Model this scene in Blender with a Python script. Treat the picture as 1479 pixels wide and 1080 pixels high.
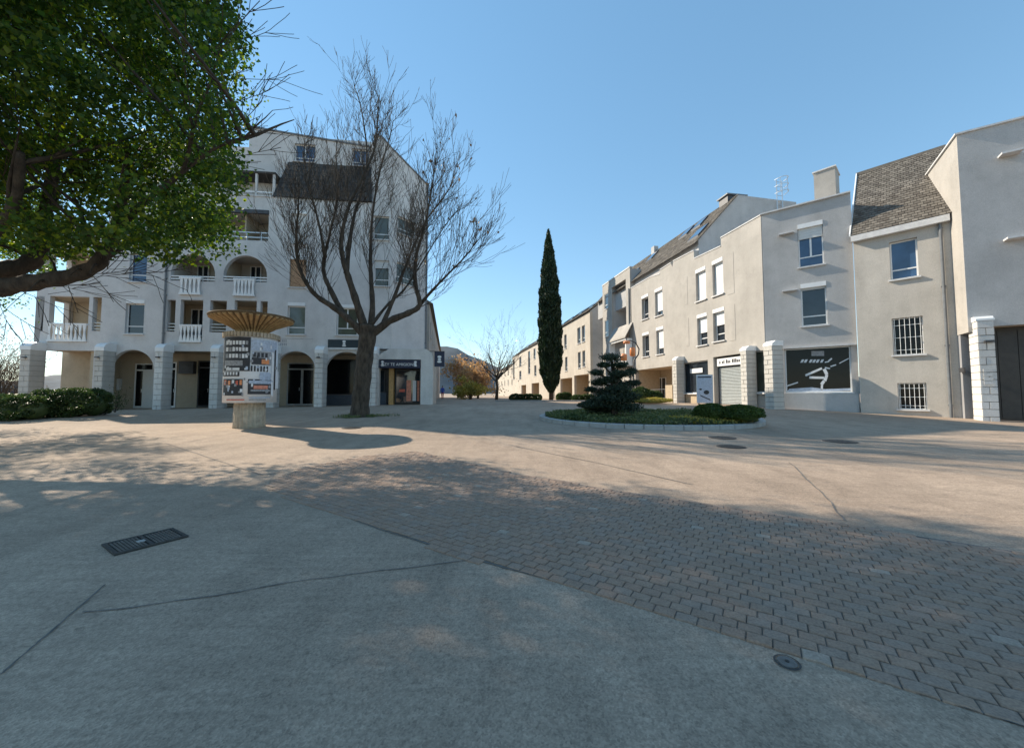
import bpy, bmesh, math, random
import numpy as np
from mathutils import Vector, Matrix
from mathutils.geometry import tessellate_polygon

for o in list(bpy.data.objects):
    bpy.data.objects.remove(o)
random.seed(7)
RNG = np.random.default_rng(7)
SC = bpy.context.scene
COL = SC.collection
R = math.radians

# ------------------------------------------------------------------ camera
FPX, CX, CY, HOR = 550.0, 739.5, 540.0, 568.0
CAMZ = 1.15
PITCH = math.atan((HOR - CY) / FPX)
cam_d = bpy.data.cameras.new('camera')
cam_d.sensor_width = 36.0
cam_d.lens = FPX / 1479.0 * 36.0
cam_d.clip_start = 0.05
cam_d.clip_end = 6000
cam = bpy.data.objects.new('camera', cam_d)
COL.objects.link(cam)
cam.location = (0, 0, CAMZ)
cam.rotation_euler = (math.pi / 2 + PITCH, 0, 0)
SC.camera = cam

# ------------------------------------------------------------------ sky, sun, exposure
SUN_AZ = R(59.0)      # angle from +Y towards -X
SUN_EL = R(33.0)
world = bpy.data.worlds.new('World')
SC.world = world
world.use_nodes = True
wn = world.node_tree
wn.nodes.clear()
sky = wn.nodes.new('ShaderNodeTexSky')
sky.sky_type = 'NISHITA'
sky.sun_disc = False
sky.sun_elevation = SUN_EL
sky.sun_rotation = -SUN_AZ
sky.altitude = 200
sky.air_density = 0.85
sky.dust_density = 0.0
sky.ozone_density = 2.6
bg = wn.nodes.new('ShaderNodeBackground')
bg.inputs['Strength'].default_value = 0.15
wo = wn.nodes.new('ShaderNodeOutputWorld')
tint = wn.nodes.new('ShaderNodeMix')
tint.data_type = 'RGBA'
tint.blend_type = 'MULTIPLY'
tint.inputs[0].default_value = 1.0
tint.inputs[7].default_value = (1.9, 1.82, 1.62, 1)
gam = wn.nodes.new('ShaderNodeGamma')
gam.inputs[1].default_value = 0.55
hs = wn.nodes.new('ShaderNodeHueSaturation')
hs.inputs['Saturation'].default_value = 1.5
wn.links.new(sky.outputs[0], gam.inputs[0])
wn.links.new(gam.outputs[0], hs.inputs['Color'])
wn.links.new(hs.outputs[0], tint.inputs[6])
wn.links.new(tint.outputs[2], bg.inputs[0])
wn.links.new(bg.outputs[0], wo.inputs[0])
sun_d = bpy.data.lights.new('sun', 'SUN')
sun_d.energy = 4.0
sun_d.angle = R(0.53)
sun_d.color = (1.0, 0.885, 0.72)
sun = bpy.data.objects.new('sun', sun_d)
COL.objects.link(sun)
to_sun = Vector((-math.sin(SUN_AZ) * math.cos(SUN_EL), math.cos(SUN_AZ) * math.cos(SUN_EL), math.sin(SUN_EL)))
sun.rotation_euler = to_sun.to_track_quat('Z', 'Y').to_euler()
sun.location = to_sun * 60
SC.view_settings.view_transform = 'Standard'
SC.view_settings.look = 'None'
SC.view_settings.gamma = 1.0
SC.view_settings.use_curve_mapping = False
SC.view_settings.exposure = 0.85
SC.render.engine = 'CYCLES'
SC.cycles.max_bounces = 6
SC.cycles.transparent_max_bounces = 8

# ------------------------------------------------------------------ projection helpers
def ray(px, py):
    dx = (px - CX) / FPX
    dy = -(py - CY) / FPX
    c, s = math.cos(PITCH), math.sin(PITCH)
    return Vector((dx, c - dy * s, s + dy * c))

def at_depth(px, py, Y):
    d = ray(px, py)
    t = Y / d.y
    return Vector((d.x * t, Y, CAMZ + d.z * t))

GP = [(0, 0, 0), (4, 2, 0), (-4, 2, 0), (0, 5, 0), (-6, 5, .02), (6, 5, 0), (0, 9, .08), (-8, 11.5, .13), (8, 9, .08),
      (-26, 20, .2), (-21, 21.5, .25), (-15, 22, .33), (-10, 22.9, .38), (-6, 23.4, .5), (0, 20, .45), (-6, 15, .22),
      (12, 18, .53), (14.6, 16, .32), (17, 13, .2), (18, 8, .1), (10, 22, .56), (8, 30, .45), (3, 40, .42), (-3, 54, .4),
      (-25, 10, .15), (5, 13.5, .22), (0, 15, .27), (-30, 30, .25), (25, 25, .4), (0, -15, 0), (-15, -5, 0), (15, -5, 0), (-3, 70, .4)]
def g(x, y):
    sw = 1e-7
    sv = 0.4e-7
    for a, b, h in GP:
        w = math.exp(-((x - a) ** 2 + (y - b) ** 2) / 16.0)
        sw += w
        sv += w * h
    return sv / sw

def ground(px, py):
    d = ray(px, py)
    h = 0.0
    for _ in range(25):
        t = (h - CAMZ) / d.z
        h = 0.5 * h + 0.5 * g(d.x * t, d.y * t)
    t = (h - CAMZ) / d.z
    return Vector((d.x * t, d.y * t, h))

class Fr:
    """facade frame: X to the right seen from outside, Y into the building, Z up"""
    def __init__(s, ox, oy, ang):
        s.o = Vector((ox, oy, 0))
        s.a = ang
        s.X = Vector((math.cos(ang), math.sin(ang), 0))
        s.Y = Vector((-math.sin(ang), math.cos(ang), 0))
    def pt(s, u, w, v):
        return s.o + s.X * u + s.Y * w + Vector((0, 0, v))
    def uv(s, px, py, w=0.0):
        d = ray(px, py)
        o = s.o + s.Y * w
        n = s.Y
        t = (o - Vector((0, 0, 0))).dot(n) / d.dot(n)
        p = Vector((d.x * t, d.y * t, CAMZ + d.z * t))
        return (p - s.o).dot(s.X), p.z
    def rect(s, x0, y0, x1, y1, w=0.0):
        xm, ym = (x0 + x1) / 2, (y0 + y1) / 2
        u0 = s.uv(x0, ym, w)[0]
        u1 = s.uv(x1, ym, w)[0]
        v1 = s.uv(xm, y0, w)[1]
        v0 = s.uv(xm, y1, w)[1]
        return min(u0, u1), max(u0, u1), v0, v1
    def gz(s, u, w=0.0):
        p = s.pt(u, w, 0)
        return g(p.x, p.y)

# ------------------------------------------------------------------ materials
MATS = {}
def newmat(name):
    m = bpy.data.materials.new(name)
    m.use_nodes = True
    nt = m.node_tree
    b = nt.nodes['Principled BSDF']
    MATS[name] = m
    return m, nt, b
def N(nt, t, **kw):
    n = nt.nodes.new(t)
    for k, v in kw.items():
        setattr(n, k, v)
    return n
def noise(nt, vec, scale, detail=4.0, rough=0.55):
    n = N(nt, 'ShaderNodeTexNoise')
    n.inputs['Scale'].default_value = scale
    n.inputs['Detail'].default_value = detail
    n.inputs['Roughness'].default_value = rough
    nt.links.new(vec, n.inputs['Vector'])
    return n.outputs['Fac']
def ramp(nt, fac, stops):
    n = N(nt, 'ShaderNodeValToRGB')
    e = n.color_ramp.elements
    while len(e) < len(stops):
        e.new(0.5)
    for el, (p, c) in zip(e, stops):
        el.position = p
        el.color = (c[0], c[1], c[2], 1) if not isinstance(c, (int, float)) else (c, c, c, 1)
    nt.links.new(fac, n.inputs[0])
    return n.outputs[0]
def mul(nt, a, b, fac=1.0, mode='MULTIPLY'):
    n = N(nt, 'ShaderNodeMix', data_type='RGBA', blend_type=mode)
    n.inputs[0].default_value = fac
    nt.links.new(a, n.inputs[6])
    nt.links.new(b, n.inputs[7])
    return n.outputs[2]
def position(nt, scale=(1, 1, 1)):
    gm = N(nt, 'ShaderNodeNewGeometry')
    mp = N(nt, 'ShaderNodeMapping')
    mp.inputs['Scale'].default_value = scale
    nt.links.new(gm.outputs['Position'], mp.inputs['Vector'])
    return mp.outputs[0]
def bump(nt, b, h, strength=0.3, dist=0.02):
    n = N(nt, 'ShaderNodeBump')
    n.inputs['Strength'].default_value = strength
    n.inputs['Distance'].default_value = dist
    nt.links.new(h, n.inputs['Height'])
    nt.links.new(n.outputs[0], b.inputs['Normal'])

def simple(name, col, rough=0.6, var=0.12, sc=6.0, bmp=0.1, bsc=60.0, metal=0.0, spec=None):
    m, nt, b = newmat(name)
    P = position(nt)
    lo = tuple(c * (1 - var) for c in col)
    hi = tuple(min(1, c * (1 + var)) for c in col)
    nt.links.new(ramp(nt, noise(nt, P, sc), [(0.3, lo), (0.7, hi)]), b.inputs['Base Color'])
    b.inputs['Roughness'].default_value = rough
    b.inputs['Metallic'].default_value = metal
    if spec is not None:
        b.inputs['Specular IOR Level'].default_value = spec
    if bmp > 0:
        bump(nt, b, noise(nt, P, bsc, 3), bmp, 0.01)
    return m

def stucco(name, col, streak=0.35, grain=0.5):
    m, nt, b = newmat(name)
    P = position(nt)
    lo = tuple(c * 0.88 for c in col)
    hi = tuple(min(1, c * 1.06) for c in col)
    base = ramp(nt, noise(nt, P, 0.7, 6), [(0.3, lo), (0.7, hi)])
    S = position(nt, (1.6, 1.6, 0.16))
    st = ramp(nt, noise(nt, S, 1.6, 5), [(0.3, 1.0 - streak), (0.62, 1.0)])
    c1 = mul(nt, base, st)
    fine = ramp(nt, noise(nt, P, 38, 3), [(0.3, 0.86), (0.7, 1.06)])
    patch = ramp(nt, noise(nt, P, 2.2, 7, 0.7), [(0.3, 0.9), (0.5, 1.0), (0.75, 1.04)])
    c2 = mul(nt, mul(nt, c1, fine), patch)
    nt.links.new(c2, b.inputs['Base Color'])
    b.inputs['Roughness'].default_value = 0.92
    b.inputs['Specular IOR Level'].default_value = 0.15
    bump(nt, b, noise(nt, P, 45, 4, 0.7), grain, 0.012)
    return m

stucco('stucco_grey', (0.50, 0.49, 0.48), 0.06)
stucco('stucco_white', (0.66, 0.645, 0.63), 0.05)
stucco('stucco_warm', (0.465, 0.435, 0.395), 0.06)
stucco('stucco_cream', (0.55, 0.51, 0.455), 0.1)
stucco('stucco_far', (0.56, 0.505, 0.43), 0.1)
stucco('stucco_beige', (0.52, 0.44, 0.33), 0.1)
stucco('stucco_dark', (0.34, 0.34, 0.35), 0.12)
stucco('block_stone', (0.62, 0.59, 0.54), 0.12, 0.8)
stucco('block_pale', (0.7, 0.68, 0.65), 0.1, 0.6)
simple('mortar', (0.13, 0.11, 0.09), 0.95)
simple('pale_mortar', (0.30, 0.28, 0.25), 0.95)
simple('coping', (0.62, 0.61, 0.6), 0.7)
simple('white_paint', (0.8, 0.8, 0.79), 0.45, 0.04)
simple('white_pvc', (0.78, 0.78, 0.77), 0.35, 0.03, bmp=0)
simple('grey_shutter', (0.62, 0.62, 0.6), 0.5, 0.05)
simple('wood_blind', (0.42, 0.25, 0.14), 0.7, 0.3, 14)
simple('dark_metal', (0.05, 0.05, 0.055), 0.45, 0.2)
simple('grey_metal', (0.3, 0.31, 0.32), 0.45, 0.15, metal=0.4)
simple('pipe_grey', (0.16, 0.17, 0.18), 0.5, 0.15)
simple('galvanised', (0.55, 0.56, 0.57), 0.4, 0.1, metal=0.7)
simple('sign_navy', (0.012, 0.02, 0.05), 0.5, 0.1)
simple('sign_teal', (0.01, 0.03, 0.045), 0.4, 0.1)
simple('navy_panel', (0.07, 0.09, 0.12), 0.5, 0.1)
simple('lettering', (0.75, 0.75, 0.74), 0.5, 0.02, bmp=0)
simple('black_print', (0.03, 0.03, 0.035), 0.6, 0.1, bmp=0)
simple('grey_print', (0.3, 0.3, 0.31), 0.6, 0.4, 25, bmp=0)
simple('blue_print', (0.42, 0.48, 0.58), 0.6, 0.2, 18, bmp=0)
simple('red_print', (0.62, 0.12, 0.07), 0.6, 0.35, 20, bmp=0)
simple('salmon_print', (0.7, 0.26, 0.17), 0.6, 0.3, 9, bmp=0)
simple('paper', (0.74, 0.74, 0.75), 0.6, 0.06, 9, bmp=0)
simple('orange_glass', (0.72, 0.25, 0.09), 0.3, 0.15, 5, bmp=0)
simple('timber', (0.5, 0.3, 0.12), 0.55, 0.2, 12)
simple('gate_dark', (0.035, 0.033, 0.03), 0.55, 0.2)
simple('roller_steel', (0.4, 0.43, 0.43), 0.5, 0.1, 10, metal=0.1)
simple('kerb_stone', (0.36, 0.35, 0.33), 0.85, 0.15, 5, 0.3)
simple('iron', (0.06, 0.058, 0.055), 0.6, 0.3, 20, 0.3, metal=0.4)
simple('pit_black', (0.008, 0.008, 0.008), 0.9)
simple('iron_worn', (0.13, 0.115, 0.1), 0.6, 0.3, 20, 0.3, metal=0.3)
simple('soil', (0.09, 0.065, 0.045), 0.95, 0.3, 5, 0.6, 20)
simple('column_concrete', (0.42, 0.35, 0.26), 0.85, 0.25, 7, 0.4, 50)
simple('bowl_groove_shade', (0.14, 0.095, 0.05), 0.9, 0.3, 9, 0.3)  # concrete darkened to paint in the shade between the ribs
simple('bowl_concrete', (0.40, 0.27, 0.13), 0.85, 0.3, 9, 0.4, 50)
simple('soffit_warm', (0.45, 0.36, 0.25), 0.9, 0.1)
simple('skin', (0.5, 0.32, 0.24), 0.6, 0.05, bmp=0)
simple('cloth_blue', (0.03, 0.09, 0.42), 0.8, 0.15)
simple('cloth_red', (0.3, 0.03, 0.05), 0.8, 0.15)
simple('hair_dark', (0.03, 0.02, 0.015), 0.7, 0.2)
simple('hill_forest', (0.075, 0.095, 0.11), 0.95, 0.35, 0.03, 0)
simple('tar', (0.15, 0.135, 0.12), 0.9, 0.35, 20)

def tiles(name, c0, c1):
    m, nt, b = newmat(name)
    gm = N(nt, 'ShaderNodeNewGeometry')
    r = ramp(nt, gm.outputs['Random Per Island'], [(0.0, c0), (0.7, c1), (1.0, tuple(c * 1.25 for c in c1))])
    P = position(nt)
    lich = ramp(nt, noise(nt, P, 5, 6, .7), [(0.35, 0.8), (0.7, 1.2)])
    nt.links.new(mul(nt, r, lich), b.inputs['Base Color'])
    b.inputs['Roughness'].default_value = 0.9
    bump(nt, b, noise(nt, P, 50), 0.4, 0.01)
    return m
tiles('roof_tile', (0.1, 0.085, 0.07), (0.17, 0.15, 0.125))
tiles('roof_tile_dark', (0.03, 0.028, 0.028), (0.06, 0.055, 0.05))
tiles('brick_paver_', (0.165, 0.125, 0.098), (0.25, 0.195, 0.155))

def glass(name, col=(0.015, 0.02, 0.026), rough=0.04):
    m, nt, b = newmat(name)
    P = position(nt)
    nt.links.new(ramp(nt, noise(nt, P, 1.3), [(0.3, col), (0.8, tuple(c * 2.2 for c in col))]), b.inputs['Base Color'])
    b.inputs['Roughness'].default_value = rough
    b.inputs['IOR'].default_value = 1.5
    b.inputs['Coat Weight'].default_value = 0.6
    b.inputs['Coat Roughness'].default_value = 0.02
    bump(nt, b, noise(nt, P, 1.1, 1), 0.05, 0.05)
    return m
glass('glass')
glass('glass_blue', (0.025, 0.055, 0.11))
glass('glass_black', (0.004, 0.005, 0.006), 0.1)
MATS['glass_black'].node_tree.nodes['Principled BSDF'].inputs['Coat Weight'].default_value = 0
MATS['glass_black'].node_tree.nodes['Principled BSDF'].inputs['IOR'].default_value = 1.3
glass('glass_curtain', (0.06, 0.065, 0.05))

def asphalt():
    m, nt, b = newmat('asphalt')
    P = position(nt)
    base = ramp(nt, noise(nt, P, 0.35, 6, 0.6), [(0.3, (0.36, 0.27, 0.2)), (0.72, (0.465, 0.355, 0.266))])
    big = ramp(nt, noise(nt, P, 0.09, 3), [(0.35, 0.88), (0.65, 1.08)])
    S = position(nt, (0.9, 9.0, 1))
    str_ = ramp(nt, noise(nt, S, 2.2, 5, 0.65), [(0.3, 0.88), (0.75, 1.1)])
    agg = N(nt, 'ShaderNodeTexVoronoi')
    agg.inputs['Scale'].default_value = 130
    nt.links.new(P, agg.inputs['Vector'])
    ag = ramp(nt, agg.outputs['Color'], [(0.1, 0.78), (0.85, 1.2)])
    speck = ramp(nt, noise(nt, P, 30, 4, 0.7), [(0.28, 0.72), (0.5, 1.0), (0.8, 1.14)])
    blot = ramp(nt, noise(nt, P, 2.6, 4, 0.65), [(0.28, 0.84), (0.5, 1.0), (0.8, 1.06)])
    c = mul(nt, mul(nt, mul(nt, mul(nt, mul(nt, base, big), str_), ag), speck), blot)
    gum = N(nt, 'ShaderNodeTexVoronoi')
    gum.inputs['Scale'].default_value = 1.7
    nt.links.new(position(nt, (1, 1, .01)), gum.inputs['Vector'])
    c = mul(nt, c, ramp(nt, gum.outputs['Distance'], [(0.0, 1.45), (0.016, 1.3), (0.024, 1.0)]))
    dk = N(nt, 'ShaderNodeTexVoronoi')
    dk.inputs['Scale'].default_value = 2.9
    nt.links.new(position(nt, (1, 1, .01)), dk.inputs['Vector'])
    c = mul(nt, c, ramp(nt, dk.outputs['Distance'], [(0.0, 0.55), (0.02, 0.7), (0.032, 1.0)]))
    wear = ramp(nt, noise(nt, position(nt, (2.2, .5, 1)), 1.1, 6, .7), [(0.36, 0.86), (0.5, 1.0), (0.7, 1.07)])
    c = mul(nt, c, wear)
    nt.links.new(c, b.inputs['Base Color'])
    b.inputs['Roughness'].default_value = 0.9
    b.inputs['Specular IOR Level'].default_value = 0.25
    h = N(nt, 'ShaderNodeMath', operation='ADD')
    nt.links.new(agg.outputs['Distance'], h.inputs[0])
    nt.links.new(noise(nt, P, 45, 4, 0.7), h.inputs[1])
    bump(nt, b, h.outputs[0], 0.35, 0.008)
asphalt()

def leafmat(name, c0, c1, c2, trans=0.35):
    m, nt, b = newmat(name)
    gm = N(nt, 'ShaderNodeNewGeometry')
    col = ramp(nt, gm.outputs['Random Per Island'], [(0.0, c0), (0.6, c1), (1.0, c2)])
    P = position(nt)
    col = mul(nt, col, ramp(nt, noise(nt, P, 0.8, 3), [(0.3, 0.75), (0.7, 1.15)]))
    nt.links.new(col, b.inputs['Base Color'])
    b.inputs['Roughness'].default_value = 0.5
    b.inputs['Specular IOR Level'].default_value = 0.35
    tr = N(nt, 'ShaderNodeBsdfTranslucent')
    tc = N(nt, 'ShaderNodeHueSaturation')
    tc.inputs['Value'].default_value = 1.9
    tc.inputs['Saturation'].default_value = 1.1
    nt.links.new(col, tc.inputs['Color'])
    nt.links.new(tc.outputs[0], tr.inputs['Color'])
    mx = N(nt, 'ShaderNodeMixShader')
    mx.inputs[0].default_value = trans
    out = nt.nodes['Material Output']
    nt.links.new(b.outputs[0], mx.inputs[1])
    nt.links.new(tr.outputs[0], mx.inputs[2])
    nt.links.new(mx.outputs[0], out.inputs['Surface'])
    return m
leafmat('leaf_green', (0.028, 0.064, 0.013), (0.055, 0.108, 0.018), (0.17, 0.21, 0.022), 0.5)
leafmat('leaf_cypress', (0.012, 0.026, 0.012), (0.022, 0.042, 0.018), (0.035, 0.06, 0.025), 0.1)
leafmat('leaf_pine', (0.016, 0.032, 0.02), (0.03, 0.052, 0.03), (0.055, 0.078, 0.045), 0.15)
leafmat('leaf_box', (0.035, 0.065, 0.014), (0.06, 0.1, 0.02), (0.1, 0.15, 0.03), 0.25)
leafmat('leaf_hedge', (0.025, 0.05, 0.014), (0.05, 0.085, 0.022), (0.09, 0.12, 0.04), 0.25)
leafmat('leaf_cover', (0.065, 0.095, 0.035), (0.12, 0.155, 0.06), (0.2, 0.21, 0.09), 0.3)
leafmat('leaf_yellow', (0.24, 0.21, 0.04), (0.36, 0.3, 0.07), (0.46, 0.38, 0.12), 0.3)
leafmat('leaf_autumn', (0.34, 0.2, 0.09), (0.46, 0.29, 0.15), (0.55, 0.38, 0.2), 0.35)
leafmat('leaf_brown', (0.12, 0.085, 0.055), (0.18, 0.13, 0.085), (0.24, 0.18, 0.12), 0.2)
leafmat('grass_green', (0.04, 0.07, 0.015), (0.07, 0.11, 0.02), (0.1, 0.14, 0.03), 0.25)

def bark(name, c0, c1):
    m, nt, b = newmat(name)
    P = position(nt, (1, 1, 0.35))
    n1 = noise(nt, P, 9, 6, 0.65)
    c = ramp(nt, n1, [(0.35, c0), (0.62, c1), (0.8, tuple(x * 1.35 for x in c1))])
    nt.links.new(c, b.inputs['Base Color'])
    b.inputs['Roughness'].default_value = 0.95
    bump(nt, b, n1, 0.9, 0.05)
bark('bark', (0.03, 0.024, 0.018), (0.09, 0.072, 0.054))
bark('bark_dark', (0.028, 0.022, 0.017), (0.07, 0.056, 0.042))

# ------------------------------------------------------------------ mesh / object helpers
WL = {}
def tag(o, label=None, cat=None, group=None, kind=None):
    if label: o['label'] = label
    if cat: o['category'] = cat
    if group: o['group'] = group
    if kind: o['kind'] = kind
    return o
def empty(name, loc, label, cat, group=None):
    o = bpy.data.objects.new(name, None)
    COL.objects.link(o)
    o.location = loc
    o.empty_display_size = 0.3
    WL[o] = Vector(loc)
    return tag(o, label, cat, group)
def link(name, me, wloc, parent=None, rotz=0.0, scale=None):
    o = bpy.data.objects.new(name, me)
    COL.objects.link(o)
    wloc = Vector(wloc)
    WL[o] = wloc
    if parent is not None:
        o.parent = parent
        o.location = wloc - WL[parent]
    else:
        o.location = wloc
    o.rotation_euler = (0, 0, rotz)
    if scale: o.scale = scale
    return o

class MB:
    def __init__(s):
        s.v, s.f, s.m = [], [], []
    def add(s, vs, fs, mi=0):
        n = len(s.v)
        s.v += [Vector(p) for p in vs]
        s.f += [tuple(i + n for i in f) for f in fs]
        s.m += [mi] * len(fs)
        return s
    def box(s, fr, u0, u1, w0, w1, v0, v1, mi=0):
        p = [fr.pt(u, w, v) for v in (v0, v1) for w in (w0, w1) for u in (u0, u1)]
        return s.add(p, [(0, 2, 3, 1), (4, 5, 7, 6), (0, 1, 5, 4), (2, 6, 7, 3), (0, 4, 6, 2), (1, 3, 7, 5)], mi)
    def quad(s, a, b, c, d, mi=0):
        return s.add([a, b, c, d], [(0, 1, 2, 3)], mi)
    def tube(s, pts, rad, n=6, cap=True, mi=0):
        pts = [Vector(p) for p in pts]
        if isinstance(rad, (int, float)): rad = [rad] * len(pts)
        vs, fs = [], []
        ref = None
        for i, p in enumerate(pts):
            t = (pts[min(i + 1, len(pts) - 1)] - pts[max(i - 1, 0)])
            t = t.normalized() if t.length > 1e-9 else Vector((0, 0, 1))
            if ref is None:
                ref = t.orthogonal().normalized()
            ref = (ref - t * ref.dot(t))
            ref = ref.normalized() if ref.length > 1e-6 else t.orthogonal().normalized()
            b = t.cross(ref)
            for k in range(n):
                a = 2 * math.pi * k / n
                vs.append(p + (ref * math.cos(a) + b * math.sin(a)) * rad[i])
        for i in range(len(pts) - 1):
            for k in range(n):
                k2 = (k + 1) % n
                fs.append((i * n + k, i * n + k2, (i + 1) * n + k2, (i + 1) * n + k))
        if cap:
            fs.append(tuple(reversed(range(n))))
            fs.append(tuple(range((len(pts) - 1) * n, len(pts) * n)))
        return s.add(vs, fs, mi)
    def lathe(s, c, prof, n=32, flute=0, famp=0.0, cap=True):
        vs, fs = [], []
        for r, z in prof:
            for k in range(n):
                a = 2 * math.pi * k / n
                rr = r
                if flute: rr = r * (1 - famp * (0.5 + 0.5 * math.cos(a * flute)) ** 3)
                vs.append((c[0] + rr * math.cos(a), c[1] + rr * math.sin(a), c[2] + z))
        for i in range(len(prof) - 1):
            for k in range(n):
                k2 = (k + 1) % n
                fs.append((i * n + k, i * n + k2, (i + 1) * n + k2, (i + 1) * n + k))
        if cap:
            fs.append(tuple(reversed(range(n))))
            fs.append(tuple(range((len(prof) - 1) * n, len(prof) * n)))
        return s.add(vs, fs)
    def slab(s, fr, outer, holes, w0, w1):
        """polygon with holes in the facade plane (u,v), between depths w0 (front) and w1 (back)"""
        polys = [outer] + list(holes)
        flat = [p for q in polys for p in q]
        tris = tessellate_polygon([[Vector((u, v, 0)) for u, v in q] for q in polys])
        nf = len(flat)
        vs = [fr.pt(u, w0, v) for u, v in flat] + [fr.pt(u, w1, v) for u, v in flat]
        fs = []
        for a, b, c in tris:
            A, B, C = flat[a], flat[b], flat[c]
            cr = (B[0] - A[0]) * (C[1] - A[1]) - (B[1] - A[1]) * (C[0] - A[0])
            if abs(cr) < 1e-12: continue
            if cr < 0: b, c = c, b
            fs.append((a, b, c))
            fs.append((a + nf, c + nf, b + nf))
        i0 = 0
        for qi, q in enumerate(polys):
            ar = sum(q[i][0] * q[(i + 1) % len(q)][1] - q[(i + 1) % len(q)][0] * q[i][1] for i in range(len(q)))
            flip = (ar < 0) != (qi > 0)
            for i in range(len(q)):
                a, b = i0 + i, i0 + (i + 1) % len(q)
                fs.append((a, a + nf, b + nf, b) if not flip else (a, b, b + nf, a + nf))
            i0 += len(q)
        return s.add(vs, fs)
    def prism(s, plan, z0, z1):
        n = len(plan)
        vs = [(x, y, z0) for x, y in plan] + [(x, y, z1 if not isinstance(z1, (list, tuple)) else z1[i]) for i, (x, y) in enumerate(plan)]
        ar = sum(plan[i][0] * plan[(i + 1) % n][1] - plan[(i + 1) % n][0] * plan[i][1] for i in range(n))
        fs = [(i, (i + 1) % n, (i + 1) % n + n, i + n) for i in range(n)] + [tuple(reversed(range(n))), tuple(range(n, 2 * n))]
        if ar < 0: fs = [tuple(reversed(f)) for f in fs]
        return s.add(vs, fs)
    def build(s, name, mat, parent=None, smooth=False, kind=None):
        xs = [p.x for p in s.v]; ys = [p.y for p in s.v]; zs = [p.z for p in s.v]
        o = Vector(((min(xs) + max(xs)) / 2, (min(ys) + max(ys)) / 2, min(zs)))
        me = bpy.data.meshes.new(name)
        me.from_pydata([tuple(p - o) for p in s.v], [], s.f)
        for mm in ([mat] if isinstance(mat, str) else mat):
            me.materials.append(MATS[mm])
        if not isinstance(mat, str):
            me.polygons.foreach_set('material_index', s.m)
        if smooth:
            me.polygons.foreach_set('use_smooth', [True] * len(me.polygons))
        me.update()
        ob = link(name, me, o, parent)
        if kind: ob['kind'] = kind
        return ob

def leaf_mesh(name, C, size, mat, parent=None, kind=None, D=None, dirw=0.0, aspect=0.6, jit=0.35, fold=0.25, label=None):
    """many small leaf faces (one bent quad each) as one mesh"""
    C = np.asarray(C, float)
    n = len(C)
    a = RNG.normal(size=(n, 3))
    if D is not None:
        a = a / np.linalg.norm(a, axis=1, keepdims=True) * (1 - dirw) + np.asarray(D) * dirw
    a /= np.linalg.norm(a, axis=1, keepdims=True)
    b = np.cross(a, RNG.normal(size=(n, 3)))
    b /= np.linalg.norm(b, axis=1, keepdims=True)
    nn = np.cross(a, b)
    s = size * (1 + jit * RNG.uniform(-1, 1, (n, 1)))
    o = C.mean(axis=0)
    o[2] = C[:, 2].min()
    V = np.empty((n, 4, 3))
    V[:, 0] = C - a * s * 0.5
    V[:, 1] = C + b * s * aspect * 0.5 + nn * s * fold * 0.4
    V[:, 2] = C + a * s * 0.5 - nn * s * fold * 0.5
    V[:, 3] = C - b * s * aspect * 0.5 + nn * s * fold * 0.4
    V -= o
    me = bpy.data.meshes.new(name)
    me.vertices.add(4 * n)
    me.vertices.foreach_set('co', V.reshape(-1))
    me.loops.add(4 * n)
    me.loops.foreach_set('vertex_index', np.arange(4 * n, dtype=np.int32))
    me.polygons.add(n)
    me.polygons.foreach_set('loop_start', np.arange(0, 4 * n, 4, dtype=np.int32))
    me.materials.append(MATS[mat])
    me.update(calc_edges=True)
    me.validate()
    ob = link(name, me, o, parent)
    if kind: ob['kind'] = kind
    return ob

def ico_blob(mb, c, r, amp=0.12, seed=0, sub=2):
    bm = bmesh.new()
    bmesh.ops.create_icosphere(bm, subdivisions=sub, radius=1.0)
    rr = random.Random(seed)
    ph = [rr.uniform(0, 6.28) for _ in range(6)]
    vs = []
    for v in bm.verts:
        p = v.co
        k = 1 + amp * (math.sin(3.1 * p.x + ph[0]) + math.sin(4.3 * p.y + ph[1]) + math.sin(3.7 * p.z + ph[2])) / 1.7
        vs.append((c[0] + p.x * r[0] * k, c[1] + p.y * r[1] * k, c[2] + p.z * r[2] * k))
    bm.verts.index_update()
    mb.add(vs, [tuple(v.index for v in f.verts) for f in bm.faces])
    bm.free()

def text_part(name, s, fr, u, w, v, size, mat, parent, align='CENTER'):
    cu = bpy.data.curves.new(name, 'FONT')
    cu.body = s
    cu.size = size
    cu.align_x = align
    cu.extrude = 0.004
    to = bpy.data.objects.new(name, cu)
    COL.objects.link(to)
    dg = bpy.context.evaluated_depsgraph_get()
    me = bpy.data.meshes.new_from_object(to.evaluated_get(dg))
    bpy.data.objects.remove(to)
    M = Matrix.Rotation(R(90), 4, 'X')
    me.transform(M)
    me.materials.clear()
    me.materials.append(MATS[mat])
    me.name = name
    return link(name, me, fr.pt(u, w, v), parent, fr.a)

def rect_poly(u0, u1, v0, v1):
    return [(u0, v0), (u1, v0), (u1, v1), (u0, v1)]
def arch_poly(u0, u1, v0, vtop, n=14, rise=None):
    r = (u1 - u0) / 2
    if rise is None: rise = r
    rise = min(rise, vtop - v0 - 0.05)
    c = (u0 + u1) / 2
    pts = [(u0, v0), (u1, v0)]
    for i in range(n + 1):
        a = math.pi * i / n
        pts.append((c + r * math.cos(a), vtop - rise + rise * math.sin(a)))
    return pts

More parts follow.
